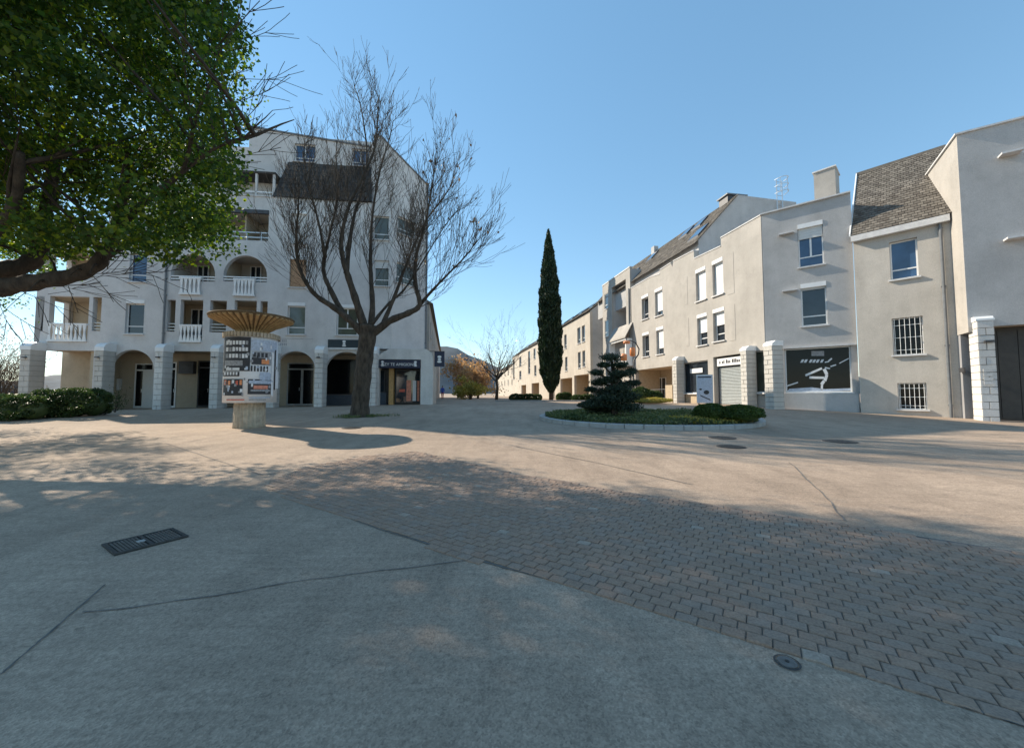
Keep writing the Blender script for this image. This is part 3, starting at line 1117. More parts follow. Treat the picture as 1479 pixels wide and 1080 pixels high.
# arcade interior
AW = 1.9
LA = Fr(L.pt(0, AW, 0).x, L.pt(0, AW, 0).y, L.a)
m = MB()
m.box(L, LU(88, 545, AW) , u_sh, AW, AW + .25, -.5, b0[3] + .1)
m.build('arcade_wall', 'stucco_beige', AB)
m = MB()
m.box(L, 0, u_sh, WT - .001, AW, b0[3] + .06, b0[3] + .2)
m.build('arcade_ceiling', 'soffit_warm', AB)
for px in (150, 318, 462):
    u = LU(px, 545, 1.0)
    MB().box(L, u - .1, u + .1, WT, AW, -.4, b0[3] + .06).build('arcade_partition', 'stucco_beige', AB)
def door(px0, py0, px1, py1, leafs=1, fan=.16, mat='white_pvc', gl='glass_black', blank=0.0, F=None, w=-.06):
    F = F or LA
    u0, u1, v0, v1 = F.rect(px0, py0, px1, py1)
    v0 = F.gz((u0 + u1) / 2) + .02
    fb = .07
    vf = v1 - (v1 - v0) * fan
    hl = [rect_poly(u0 + fb, u1 - fb, vf + fb, v1 - fb)]
    ub = u1 - (u1 - u0) * blank
    wd = (ub - u0) / leafs
    for i in range(leafs):
        hl.append(rect_poly(u0 + i * wd + fb, u0 + (i + 1) * wd - fb, v0 + .12, vf - fb * .3))
    m = MB(); m.slab(F, rect_poly(u0, u1, v0, v1), hl, w, w + .055)
    d = m.build('door', mat, AB)
    MB().box(F, u0 + .03, u1 - .03, w + .03, w + .04, v0 + .05, v1 - .03).build('pane', gl, d)
    m = MB()
    m.tube([F.pt(u0 + wd * .85, w - .04, v0 + .95), F.pt(u0 + wd * .85, w - .04, v0 + 1.15)], .018, 6)
    m.build('handle', 'galvanised', d)
    return d
door(195, 525, 222, 590, blank=.5)
door(241, 523, 255, 589)
door(286, 521, 305, 588, mat='dark_metal')
door(415, 524, 458, 586, 2, mat='grey_metal')
q = LA.rect(472, 519, 528, 570)
window(LA, AB, q, wd=-.08, sill=False, transom=0, gl='glass_black', frame_mat='dark_metal')
MB().box(LA, q[0], q[1], -.12, -.01, -.3, q[2] - .01).build('spandrel_panel', 'navy_panel', AB)
q = LA.rect(263, 522, 284, 540)
MB().box(LA, *q[:2], -.3, -.005, *q[2:]).build('meter_box', 'dark_metal', AB)
q = LA.rect(330, 520, 378, 575)
window(LA, AB, q, wd=-.08, sill=False, transom=0, gl='glass_black', frame_mat='dark_metal')
q = LA.rect(160, 547, 176, 563)
MB().box(LA, *q[:2], -.2, -.005, *q[2:]).build('letter_box', 'grey_shutter', AB)
# pillars of the arcade
vcap = LV(230, 496, -.6)
for px0, px1 in ((27, 42), (135, 148), (222.5, 234.5), (303, 315), (386, 396), (454, 466), (530, 543)):
    u0, u1 = LU(px0, 540, -.75), LU(px1, 540, -.75)
    pillar(L, AB, u0, u1, -.75, -.01, vcap, BLK_B if px0 > 200 else BLK_A)
# small lamps on the pillars
for px in (36, 141, 228.5, 309, 460):
    u, v = L.uv(px, 516, -.8)
    m = MB()
    m.box(L, u - .07, u + .07, -.92, -.775, v - .03, v + .03)
    m.build('wall_lamp', 'dark_metal', AB)
# shop front on the corner
u607, u625 = LU(607.5, 545, -.15), LU(625, 545, -.15)
sq = (LU(547, 550, -.15), u607, -.3, LV(580, 519, -.15))
u541 = LU(542, 545, -.15)
m = MB()
out = [(u541, -.5), (u625, -.5), (u625, v_503 - .55), (u625 - .12, v_503 - .2), (u625 - .4, v_503), (u541 + .8, v_503), (u541, v_503 - .5)]
m.slab(L, out, [rect_poly(*sq)], -.15, .3)
m.build('shop_surround', 'block_pale', AB)
e2 = L.pt(u625, .3, 0); e3 = K.pt(k_end, 0, 0)
m = MB()
m.prism([(L.pt(u625 - .35, .3, 0).x, L.pt(u625 - .35, .3, 0).y), (e2.x, e2.y), (at_depth(630, 560, e3.y).x, e3.y), (at_depth(622, 560, e3.y).x - .6, e3.y)], -.5, v_503 - .5)
m.build('shop_side_wall', 'stucco_cream', AB)
m = MB()
m.box(L, u541, u625 - .4, .3, 4, v_503 - .35, v_503 - .05)
m.build('shop_roof', 'coping', AB)
S2 = Fr(L.pt(0, .75, 0).x, L.pt(0, .75, 0).y, L.a)
gq = S2.gz(u541)
m = MB()
m.box(L, u541 + .1, u625 - .4, 1.0, 1.1, -.4, v_503 - .35)
m.build('shop_back', 'dark_metal', AB)
q = S2.rect(547, 534, 556, 567)
window(S2, AB, q, wd=0, sill=False, transom=0, frame_mat='dark_metal')
MB().box(S2, q[0], q[1] + .1, -.02, .1, -.3, q[2] - .01).build('spandrel_panel', 'navy_panel', AB)
q = S2.rect(563, 532, 569.5, 585)
MB().box(S2, q[0], q[1], -.3, .1, -.3, q[3]).build('timber_post', 'timber', AB)
q = S2.rect(571, 534, 607, 582)
window(S2, AB, (q[0], q[1], S2.gz(q[0]) + .1, q[3]), wd=0, sill=False, transom=0, mull=False, frame_mat='dark_metal')
for i, px in enumerate((587, 596, 602.5)):
    q = S2.rect(px, 549 + i * .4, px + (6.5 if i == 0 else 5), 579)
    MB().box(S2, *q[:2], .015, .025, *q[2:]).build('window_poster', 'salmon_print' if i != 1 else 'paper', AB)
q = S2.rect(576.5, 562, 585, 566)
MB().box(S2, *q[:2], .015, .025, *q[2:]).build('window_poster', 'red_print', AB)
# signs -------------------------------------------------------------
q = L.rect(473.5, 490.5, 523, 502, -.1)
sg = empty('shop_sign', L.pt((q[0] + q[1]) / 2, -.05, q[2]), 'dark teal shop sign with small white emblem over the arch beside the bare trunk', 'sign')
MB().box(L, *q[:2], -.1, -.003, *q[2:]).build('board', 'sign_teal', sg)
MB().box(L, q[0] - .02, q[1] + .02, -.12, -.003, q[2] - .12, q[2] - .003).build('ledge', 'coping', sg)
def emblem(F, uc, v0, h, w, par, mat='lettering'):
    m = MB()
    for a, b, r in ((0, .3, .42), (.3, .62, .3), (.62, 1, .36)):
        n = 10
        vs = []
        c = v0 + h * (a + b) / 2
        hh = h * (b - a) * .5
        for k in range(n):
            t = 2 * math.pi * k / n
            vs.append(F.pt(uc + r * h * .75 * math.cos(t), w, c + hh * .96 * math.sin(t)))
        m.add(vs, [tuple(range(n))])
    return m.build('emblem', mat, par)
emblem(L, L.uv(497, 496, -.1)[0], q[2] + .06, (q[3] - q[2]) * .8, -.106, sg)
q = L.rect(547.5, 520, 607, 531.5, -.2)
sg = empty('shop_fascia_sign', L.pt((q[0] + q[1]) / 2, -.2, q[2]), 'black shop fascia with white lettering and two emblems over lit corner shop window', 'sign')
MB().box(L, *q[:2], -.2, .2, *q[2:]).build('board', 'sign_navy', sg)
text_part('lettering', 'ZY TE AMIGIONS', L, (q[0] + q[1]) / 2, -.207, q[2] + .14, .24, 'lettering', sg)
for px in (552.5, 600):
    emblem(L, L.uv(px, 525, -.2)[0], q[2] + .1, (q[3] - q[2]) * .7, -.207, sg)
q = L.rect(627.5, 508, 642, 529.5, -.1)
sg = empty('projecting_sign', L.pt(q[0], -.1, q[2]), 'small navy blue square sign with white emblem projecting from the shop corner', 'sign')
MB().box(L, q[0], q[1], -.14, -.06, *q[2:]).build('panel', 'sign_navy', sg)
emblem(L, (q[0] + q[1]) / 2, q[2] + (q[3] - q[2]) * .25, (q[3] - q[2]) * .5, -.146, sg)
MB().box(L, q[0] - .35, q[1], -.12, -.08, q[3] + .002, q[3] + .04).build('bracket', 'dark_metal', sg)
# faded lettering over the arch
rl = random.Random(8)
for r_ in range(2):
    for k in range(6):
        q = L.rect(399 + k * 2.7, 490.5 + r_ * 5, 399 + k * 2.7 + rl.uniform(1.2, 2.2), 494 + r_ * 5)
        MB().box(L, *q[:2], -.006, -.001, *q[2:]).build('faded_mark', 'grey_print', AB)
m = MB(); u0, u1 = LU(398, 492), LU(452, 492)
m.box(L, u0, u1, -.012, .0, LV(425, 489.5), LV(425, 489))
m.build('conduit', 'grey_print', AB)

# next building of the left row, down the street
sd = Vector((-.164, .986, 0))
st = Vector((-6.9, 31.5, 0))
LR = Fr(st.x, st.y, math.atan2(.986, -.164))
B2 = empty('street_house', LR.pt(10, 3, .4), 'pale house with small windows down the street behind the corner shop', 'building')
hl = []
for s0 in (2, 6.5, 11, 16, 21, 26, 31):
    for v in (3.4, 6.1):
        hl.append((s0, s0 + 1.1, v, v + 1.4))
m = MB()
m.slab(LR, [(0, -.3), (40, -.3), (40, 8.6), (0, 8.6)], [rect_poly(*h) for h in hl], 0, .3)
m.build('wall', 'stucco_warm', B2)
for h in hl: window(LR, B2, h, sill=True)
m = MB()
m.box(LR, .0, 40, .3, 9, -.3, 8.4)
m.build('body', 'stucco_warm', B2)
m = MB()
m.slab(Fr(LR.pt(0, 0, 0).x, LR.pt(0, 0, 0).y, LR.a + math.pi / 2), [(-.3, 8.62), (9.3, 8.62), (4.5, 11.5)], [], -40, .2)
m.build('roof', 'roof_tile', B2)
# ================================================================== RIGHT ROW
C = Vector((12.05, 18.04, 0))
RF = Fr(C.x, C.y, math.atan2(-.9865, .164))
SF = Fr(C.x, C.y, R(51.6 - 90))
RU = lambda px, py=480, w=0: RF.uv(px, py, w)[0]
RV = lambda px, py, w=0: RF.uv(px, py, w)[1]
CB = empty('corner_building', RF.pt(-4, 4, .5), 'grey stucco corner building with shop window, roller shutter and stepped parapet', 'building')
# --- street facade
hl = []
def rh(x0, y0, x1, y1):
    q = RF.rect(x0, y0, x1, y1)
    hl.append(rect_poly(*q))
    return q
wins_box = [rh(1029, 374, 1044.5, 426), rh(1005, 387, 1019.5, 434), rh(1030, 445, 1046.5, 492.5), rh(1007, 453, 1021.5, 498.5)]
wins_small = [rh(946, 416, 957, 456), rh(927, 426, 936.5, 461), rh(948, 472, 958.5, 511.5), rh(928, 480, 937.5, 515)]
def rbay(x0, x1, ytop):
    u0, u1 = RU(x0, 550), RU(x1, 550)
    q = (u0, u1, -.2, RV((x0 + x1) / 2, ytop))
    hl.append(rect_poly(*q))
    return q
g_shut = rbay(1031, 1071, 513)
g_shop = rbay(985, 1023, 522)
g_bay = rbay(918, 971, 531.5)
g_slim = rbay(1087, 1104, 506.5)
top = [(1107, 306.5), (1041, 344), (1042, 355.5), (1002.5, 374), (1002.5, 362), (972.5, 377.5), (971, 386), (969, 380), (953.5, 390), (953, 396), (939, 400.5), (911.5, 416.5)]
tp = [RF.uv(*p) for p in top]
tp[0] = (0.0, tp[0][1])
for i in range(1, len(tp)):
    tp[i] = (min(tp[i][0], tp[i - 1][0] - .004), tp[i][1])
outer = [(tp[-1][0], -.3), (0, -.3)] + tp
m = MB(); m.slab(RF, outer, hl, 0, .3)
m.build('street_wall', 'stucco_warm', CB)
m = MB()
for a, b in zip(tp[:-1], tp[1:]):
    if abs(a[0] - b[0]) > .4:
        m.slab(RF, [(b[0], b[1]), (a[0], a[1]), (a[0], a[1] + .05), (b[0], b[1] + .05)], [], -.035, .33)
m.build('coping', 'coping', CB)
for i, q in enumerate(wins_box): window(RF, CB, q, wd=.2, box=True, shut=(.95, .95, .45, .55)[i], shut_mat='white_paint')
for i, q in enumerate(wins_small): window(RF, CB, q, wd=.2, box=True, shut=(.8, 0, .75, 0)[i], shut_mat='white_paint')
# faint blind panels in the render
for x0, y0, x1, y1 in ((1050, 366, 1060, 425), (1053, 440, 1062, 492), (988, 400, 993, 440), (990, 460, 995, 500)):
    q = RF.rect(x0, y0, x1, y1)
    MB().box(RF, q[0], q[1], -.012, .001, q[2], q[3]).build('blind_panel', 'stucco_warm', CB)
# roller shutter
m = MB()
u0, u1, v0, v1 = g_shut
fl = RF.gz(u0)
vs_top = RV(1054, 529)
n = 26
hh = (vs_top - fl) / n
for i in range(n):
    z = fl + i * hh
    P = RF.pt
    m.add([P(u0 + .1, .3, z), P(u1, .3, z), P(u1, .26, z + hh * .5), P(u0 + .1, .26, z + hh * .5), P(u1, .3, z + hh * .96), P(u0 + .1, .3, z + hh * .96)], [(0, 1, 2, 3), (3, 2, 4, 5)])
m.build('roller_door', 'roller_steel', CB)
m = MB(); m.box(RF, u0 - .05, u1 + .05, .31, .4, fl - .3, v1 + .05); m.build('shutter_backing', 'dark_metal', CB)
q = RF.rect(1037, 516, 1071.5, 527.5, .2)
sg = empty('shutter_sign', RF.pt(q[0], .15, q[2]), 'white sign board with black lettering above the steel roller shutter', 'sign')
MB().box(RF, u0 + .12, u1 - .01, .14, .24, q[2], q[3]).build('board', 'white_paint', sg)
rl = random.Random(6)
uu = u0 + .3
while uu < u1 - .25:
    wl = rl.uniform(.05, .11)
    MB().box(RF, uu, uu + wl, .132, .139, q[2] + .13, q[2] + .13 + rl.choice((.13, .13, .19))).build('letter_mark', 'black_print', sg)
    uu += wl + rl.choice((.035, .035, .035, .12))
# shop window on street
u0, u1, v0, v1 = g_shop
vb = RV(1004, 568)
window(RF, CB, (u0 + .02, u1, vb, v1), wd=.15, sill=True, transom=0, gl='glass')
MB().box(RF, u0, u1, .05, .3, -.2, vb - .06).build('shop_plinth', 'soffit_warm', CB)
q = RF.rect(997, 532, 1015, 538.5, .15)
MB().box(RF, *q[:2], .13, .148, *q[2:]).build('window_lettering', 'lettering', CB)
u0, u1, v0, v1 = g_slim
vb = RV(1097, 567)
window(RF, CB, (u0 + .02, u1, vb, v1), wd=.15, sill=True, transom=0, gl='glass_curtain')
MB().box(RF, u0, u1, .05, .3, -.2, vb - .06).build('shop_plinth', 'stucco_warm', CB)
# porch bay
recess(RF, CB, (g_bay[0], g_bay[1], RF.gz(g_bay[0]) - .1, g_bay[3]), 2.2, .29, 'soffit_warm', name='porch')
RB = Fr(RF.pt(0, 2.0, 0).x, RF.pt(0, 2.0, 0).y, RF.a)
q = RB.rect(948, 545, 960, 575)
window(RB, CB, q, wd=.1, sill=False, transom=0, mull=True)
m = MB()
for px in range(932, 962, 4):
    u = RU(px, 565, .1); gz_ = RF.gz(u)
    m.tube([RF.pt(u, .1, gz_), RF.pt(u, .1, gz_ + .95)], .015, 5)
ua, ub = RU(932, 565, .1), RU(961, 565, .1)
m.tube([RF.pt(ua, .1, RF.gz(ua) + .95), RF.pt(ub, .1, RF.gz(ub) + .95)], .02, 5)
m.build('porch_railing', 'pipe_grey', CB)
MB().box(RF, RU(962, 565), RU(972, 565), -.05, .35, 0, RV(967, 556)).build('low_wall', 'soffit_warm', CB)
# pillars
def rpillar(px0, px1, ytop, par=CB, w0=-.55, sl=.24):
    u0, u1 = RU(px0, 545, w0), RU(px1, 545, w0)
    pillar(RF, par, u0, u1, w0, -.01, RV((px0 + px1) / 2, ytop, w0 * .5), BLK_A, .21, sl)
rpillar(1104, 1117, 493.5)
rpillar(1070, 1079, 501)
rpillar(972, 977.5, 516)
# upper gabled block behind the parapet
s0 = RU(1003, 370)
ridge_w = 2.9
pr = RF.uv(1065, 281, 0)
G = Fr(RF.pt(s0, 0, 0).x, RF.pt(s0, 0, 0).y, RF.a + math.pi / 2)      # gable plane: X = into building, Y = down the street
aw, av = G.uv(1065, 281.5)
bw, bv2 = G.uv(1012, 342)
cw, cv = G.uv(1150, 292)
G2 = G
len_ = abs(RU(905, 420) - s0) + 7
gv0 = RV(1003, 376) - .6
m = MB()
m.slab(G, [(.3, gv0), (max(cw, aw + 3), gv0), (max(cw, aw + 3), cv), (aw, av), (.3, av - (aw - .3) * (av - bv2) / max(.5, aw - bw))], [], 0, len_)
m.build('gable_block', 'stucco_grey', CB)
ev = av - (aw - .3) * (av - bv2) / max(.5, aw - bw)
def gp(w, d, v): return G.pt(w, d, v)
sl = (av - ev) / (aw - .3)
shingles(G, CB, (gp(-.0, len_, ev - .3 * sl + .04), gp(-.0, -.08, ev - .3 * sl + .04), gp(aw + .05, -.08, av + .06), gp(aw + .05, len_, av + .06)), 24, 'roof_tile', .3)
def skylight(d0, d1, t0, t1):
    m = MB()
    a, b = .3 + (aw - .3) * t0, .3 + (aw - .3) * t1
    za, zb = ev + (a - .3) * sl, ev + (b - .3) * sl
    nrm = Vector((0, 0, 1))
    vs = []
    for lift in (.02, .16):
        vs += [gp(a, d0, za + lift), gp(a, d1, za + lift), gp(b, d1, zb + lift), gp(b, d0, zb + lift)]
    m.add(vs, [(4, 5, 6, 7), (0, 1, 5, 4), (1, 2, 6, 5), (2, 3, 7, 6), (3, 0, 4, 7)])
    f = m.build('skylight', 'dark_metal', CB)
    m = MB()
    i = .07
    a2, b2 = a + .06, b - .06
    za, zb = ev + (a2 - .3) * sl, ev + (b2 - .3) * sl
    m.quad(gp(a2, d0 + i, za + .166), gp(a2, d1 - i, za + .166), gp(b2, d1 - i, zb + .166), gp(b2, d0 + i, zb + .166))
    m.build('pane', 'glass_blue', f)
for d0, d1, t0, t1 in ((2.2, 3.2, .62, .85), (3.7, 4.7, .62, .85), (8.2, 9.2, .55, .8), (.5, 1.6, .12, .4), (9.6, 10.6, .15, .45)):
    skylight(d0, d1, t0, t1)
m = MB(); q = (aw - .2, aw + 1.1)
m.box(G, q[0], q[1], .6, 1.4, av - .4, av + .3)
ch = m.build('chimney', 'dark_metal', CB)
MB().box(G, q[0] - .1, q[1] + .1, .5, 1.5, av + .302, av + .38).build('chimney_cap', 'pipe_grey', ch)
m = MB(); m.box(G, aw - .3, aw + .1, 9.4, 9.9, av - .5, av + .35); m.build('chimney', 'stucco_grey', CB)
# ladder with safety hoops
lw, lv = G.uv(1124, 284)
m = MB()
for du in (-.2, .2):
    m.tube([gp(lw + du, -.1, lv - 1.0), gp(lw + du, -.1, lv + 1.0)], .03, 5)
for k in range(7):
    z = lv - .9 + k * .3
    m.tube([gp(lw - .2, -.1, z), gp(lw + .2, -.1, z)], .015, 5)
for z in (lv + .1, lv + .55, lv + 1.0):
    m.tube([gp(lw + .34 * math.cos(a), -.1 - .6 * math.sin(a) if math.sin(a) > 0 else -.1, z) for a in [i * math.pi / 8 for i in range(9)]], .02, 5)
for a in (.6, 1.57, 2.5):
    m.tube([gp(lw + .34 * math.cos(a), -.1 - .6 * math.sin(a), lv + .1), gp(lw + .34 * math.cos(a), -.1 - .6 * math.sin(a), lv + 1.0)], .02, 5)
m.build('roof_ladder', 'galvanised', CB)
# --- diagonal facade S
sh = []
def sr(*a):
    q = SF.rect(*a); sh.append(rect_poly(*q)); return q
ws1 = sr(1152.5, 321, 1189.5, 384)
ws2 = sr(1157, 408, 1194.5, 470)
shop = sr(1134, 501.5, 1230, 566.5)
sE = SF.uv(1236, 450)[0]
vS = (tp[0][1] + SF.uv(1233, 277)[1]) / 2
m = MB(); m.slab(SF, [(0.02, -.3), (sE, -.3), (sE, SF.uv(1234, 277)[1]), (.02, tp[0][1])], sh, .004, .3)
m.build('corner_wall', 'stucco_grey', CB)
m = MB(); m.slab(SF, [(-.02, tp[0][1]), (sE, SF.uv(1234, 277)[1]), (sE, SF.uv(1234, 277)[1] + .06), (-.02, tp[0][1] + .06)], [], -.1, .35)
m.build('coping', 'coping', CB)
window(SF, CB, ws1, wd=.12, box=True, shut=.28, mull=True, gl='glass_blue')
window(SF, CB, ws2, wd=.12, box=True, shut=.06, gl='glass')
w_ = window(SF, CB, shop, wd=.1, sill=True, transom=0, gl='glass_black', fb=.05)
# skier decal on the shop window
def decal(pts, mat='paper', w=.125):
    for poly in pts:
        m = MB()
        vs = [SF.pt(*((lambda uv: (uv[0], w, uv[1]))(SF.uv(x, y, w)))) for x, y in poly]
        m.add(vs, [tuple(range(len(vs)))])
        m.build('window_decal', mat, w_)
X = lambda x, y: (1120 + x * 130 / 1276, 490 + y * 110 / 1080)
def line(x0, y0, x1, y1, t): 
    a, b = X(x0, y0), X(x1, y1)
    dx, dy = b[0] - a[0], b[1] - a[1]
    l = math.hypot(dx, dy); nx_, ny_ = -dy / l * t, dx / l * t
    return [(a[0] - nx_, a[1] - ny_), (a[0] + nx_, a[1] + ny_), (b[0] + nx_, b[1] + ny_), (b[0] - nx_, b[1] - ny_)]
decal([line(150, 665, 320, 610, .9), line(425, 512, 660, 410, 1.6), line(480, 540, 690, 545, 1.7), line(690, 420, 730, 500, 2.4), line(730, 500, 700, 590, 2.2),
       line(690, 590, 650, 640, 2.2), line(660, 640, 655, 725, 1.6), line(700, 400, 775, 415, 1.0), line(780, 385, 860, 360, .9), line(905, 340, 1040, 270, .7),
       line(700, 325, 760, 315, .8), line(750, 310, 800, 270, 1.1)])
decal([[X(150, 750), X(1090, 725), X(1090, 690), X(700, 705), X(520, 680), X(200, 700)]], 'blue_print')
for i, x in enumerate((350, 400, 470, 520, 570, 630)):
    decal([[X(x, 330), X(x + 35, 330), X(x + 60, 285), X(x + 25, 285)]])
q = (*X(510, 165), *X(690, 235))
decal([[(q[0], q[1]), (q[2], q[1]), (q[2], q[3]), (q[0], q[3])]], 'grey_print')
# shop canopy edge + plinth
q = shop
MB().box(SF, q[0] - .05, sE - .03, -.14, .0, q[3] + .005, q[3] + .07).build('shop_canopy', 'coping', CB)
MB().box(SF, q[0] - .1, sE - .03, -.12, 0, -.2, q[2] - .07).build('shop_plinth', 'stucco_grey', CB)
for x0, y0, x1 in ((1125, 336, 1147), (1130, 418, 1152)):
    q = SF.rect(x0, y0, x1, y0 + 3)
    MB().box(SF, q[0], q[1], -.22, .0, q[2], q[2] + .05).build('wall_ledge', 'coping', CB)
m = MB()
pl = [RF.pt(-.3, .3, 0), SF.pt(.3, .3, 0), SF.pt(sE, .3, 0), SF.pt(sE, 5, 0), RF.pt(s0, 4, 0), RF.pt(s0, .3, 0)]
m.prism([(p.x, p.y) for p in pl], tp[0][1] - 1.2, tp[0][1] - .7)
m.build('flat_roof', 'coping', CB)
m = MB()
m.box(SF, sE - .28, sE, .3, 5, -.3, SF.uv(1234, 277)[1] - .05)
m.build('party_wall', 'stucco_grey', CB)

# --- middle house M
mo = SF.pt(sE, -.24, 0)
MF = Fr(mo.x, mo.y, R(42.0 - 90))
MH = empty('gabled_house', MF.pt(1.2, 2, .3), 'narrow cream house with brown tiled roof and two barred windows', 'building')
mE = MF.uv(1371, 450)[0]
mh = []
def mr(*a):
    q = MF.rect(*a); mh.append(rect_poly(*q)); return q
wm1 = mr(1285, 346, 1326, 402)
wm2 = mr(1289, 458, 1334, 512)
wm3 = mr(1297, 553, 1339, 591)
ve = MF.uv(1300, 331)[1]
m = MB(); m.slab(MF, [(0, -.3), (mE + .5, -.3), (mE + .5, ve), (0, ve)], mh, 0, .3)
m.build('wall', 'stucco_cream', MH)
m = MB(); m.box(MF, .0, .25, .3, 5, -.3, ve); m.build('side_wall', 'stucco_warm', MH)
window(MF, MH, wm1, wd=.14, gl='glass_blue')
for q in (wm2, wm3):
    w_ = window(MF, MH, q, wd=.16, gl='glass_black', transom=0, mull=False, fb=.035)
    u0, u1, v0, v1 = q
    for k in range(6):
        u = u0 + (u1 - u0) * (k + .5) / 6
        m = MB(); m.tube([MF.pt(u, .03, v0), MF.pt(u, .03, v1)], .009, 6); m.build('window_bar', 'white_paint', w_)
    for k in range(3):
        v = v0 + (v1 - v0) * (k + .4) / 3
        m = MB(); m.box(MF, u0, u1, .045, .06, v - .008, v + .008); m.build('window_bar', 'white_paint', w_)
rw = 3.2
vr = (MF.uv(1215, 256, rw)[1] + MF.uv(1331, 227, rw)[1]) / 2
url, urr = MF.uv(1212, 256, rw)[0], MF.uv(1333, 228, rw)[0]
mR = MF.uv(1372, 315, -.2)[0]
shingles(MF, MH, (MF.pt(-.05, -.2, ve + .12), MF.pt(mR + .1, -.2, ve + .12), MF.pt(max(urr, mR) , rw, vr), MF.pt(-.05, rw, vr)), 30, 'roof_tile', .17)
m = MB(); m.box(MF, -.05, mR, -.22, -.02, ve - .14, ve + .1); m.build('eaves_board', 'coping', MH)
m = MB()
P = MF.pt
m.add([P(-.1, -.2, ve + .1), P(-.055, -.2, ve + .1), P(-.055, rw, vr), P(-.1, rw, vr), P(-.1, -.2, ve + .2), P(-.055, -.2, ve + .2), P(-.055, rw, vr + .1), P(-.1, rw, vr + .1)],
      [(0, 1, 2, 3), (4, 7, 6, 5), (0, 4, 5, 1), (1, 5, 6, 2), (2, 6, 7, 3), (3, 7, 4, 0)])
m.build('verge', 'white_paint', MH)
m = MB(); m.box(MF, -.1, max(urr, mR) + .1, rw - .04, rw + .08, vr - .06, vr + .08); m.build('ridge', 'roof_tile', MH)
m = MB()
m.slab(Fr(MF.pt(0, 0, 0).x, MF.pt(0, 0, 0).y, MF.a + math.pi / 2), [(.3, ve - .02), (6.5, ve - .02), (6.5, vr - 3), (rw, vr - .08), (.3, ve + .3)], [], -(mE + .5), -.0)
m.build('attic', 'stucco_grey', MH)
q0 = MF.rect(1177, 247, 1212, 300, rw)
m = MB(); m.box(MF, q0[0] - .0, q0[1] - .1, rw - .2, rw + 1.0, vr - 2.5, q0[3])
ch = m.build('chimney', 'stucco_warm', MH)
MB().box(MF, q0[0] - .05, q0[1] - .05, rw - .26, rw + 1.06, q0[3] + .002, q0[3] + .06).build('chimney_cap', 'coping', ch)
pipe(MF, MH, mE - .1, .1, ve - .1)

# --- tower T at the far right
TF = Fr(15.72, 13.02, math.atan2(-.555, .832))
TW = empty('tall_grey_building', TF.pt(2, 2, .2), 'tall plain grey stucco building with dark gate and white block pillar', 'building')
vt = TF.uv(1388, 194)[1]
v_sof = TF.uv(1450, 470)[1]
m = MB()
m.slab(TF, [(0, v_sof), (6, v_sof), (6, vt), (0, vt)], [], 0, .3)
m.build('wall', 'stucco_grey', TW)
TS = Fr(TF.pt(0, 9, 0).x, TF.pt(0, 9, 0).y, TF.a - math.pi / 2)
vs2 = v_sof - .05
m = MB()
m.slab(TS, [(0, -.3), (9 - 1.1, -.3), (9 - 1.1, v_sof - .15), (9 - .004, v_sof - .15), (9 - .004, vt), (0, vt)], [], -.0, .3)
m.build('side_wall', 'stucco_warm', TW)
m = MB(); m.box(TF, .3, 6, .3, 9, vt - 1, vt - .7); m.build('flat_roof', 'coping', TW)
m = MB(); m.box(TF, -.06, 6, -.06, .34, vt + .001, vt + .06); m.box(TF, -.06, .34, .34, 9, vt + .001, vt + .06); m.build('coping', 'coping', TW)
m = MB(); m.box(TF, .0, 6, .0 + .3, 1.2, v_sof - .0, v_sof + .1); m.build('soffit', 'soffit_warm', TW)
m = MB(); m.box(TF, .3, 6, .55, .6, -.2, v_sof); gt = m.build('gate', 'gate_dark', TW)
for k in range(12):
    u = .35 + k * .45
    MB().box(TF, u + .01, u + .44, .525, .548, TF.gz(u) + .08, v_sof - .12).build('gate_board', 'gate_dark', gt)
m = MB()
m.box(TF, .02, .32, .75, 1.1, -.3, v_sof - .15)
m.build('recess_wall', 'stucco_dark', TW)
pillar(TF, TW, TF.uv(1414, 530, -.32)[0], TF.uv(1440, 530, -.32)[0], -.32, .35, TF.uv(1425, 456, -.3)[1], BLK_B, .25, .16)
for x0, y0, x1 in ((1441, 226, 1473), (1449, 346, 1490)):
    u0, v0 = TF.uv(x0, y0 + 3); u1 = TF.uv(x1, y0 + 2)[0]
    MB().box(TF, u0, u1, -.3, 0, v0, v0 + .06).build('wall_ledge', 'coping', TW)
u_, v_ = TS.uv(1392, 535, 0)
MB().box(TS, u_ - .22, u_ + .16, -.05, -.003, v_ - .06, v_ + .1).build('letter_slot', 'dark_metal', TW)
u_, v_ = TF.uv(1428, 494, -.36)
MB().box(TF, u_ - .1, u_ + .1, -.45, -.34, v_, v_ + .06).build('wall_lamp', 'dark_metal', TW)
u_, v_ = TF.uv(1428, 552, -.34)
for k in range(4):
    MB().box(TF, u_ - .1, u_ + .1, -.352, -.335, v_ - .08 + k * .14, v_ + .03 + k * .14).build('name_plate', 'block_pale', TW)

# --- R2: loggia tower further down
R2 = empty('loggia_building', RF.pt(-16, 3, .5), 'cream building with tall recessed loggia and projecting balcony down the street', 'building')
ua, ub = RU(911.3, 450), RU(871, 450)
va, vb_ = RV(911.3, 385.5), RV(873, 411)
lo = RF.rect(884.5, 409, 905, 482)
l2 = RF.rect(873.5, 424, 879, 446)
l3 = RF.rect(874, 462, 879.5, 486)
m = MB()
m.slab(RF, [(ub, -.2), (ua - .004, -.2), (ua - .004, va), (ub, va)], [rect_poly(*lo), rect_poly(*l2), rect_poly(*l3)], -.04, .1)
m.build('wall', 'stucco_warm', R2)
recess(RF, R2, lo, 2.0, .09, 'stucco_grey')
window(RF, R2, l2, wd=0, sill=True); window(RF, R2, l3, wd=0, sill=True)
RB2 = Fr(RF.pt(0, 1.85, 0).x, RF.pt(0, 1.85, 0).y, RF.a)
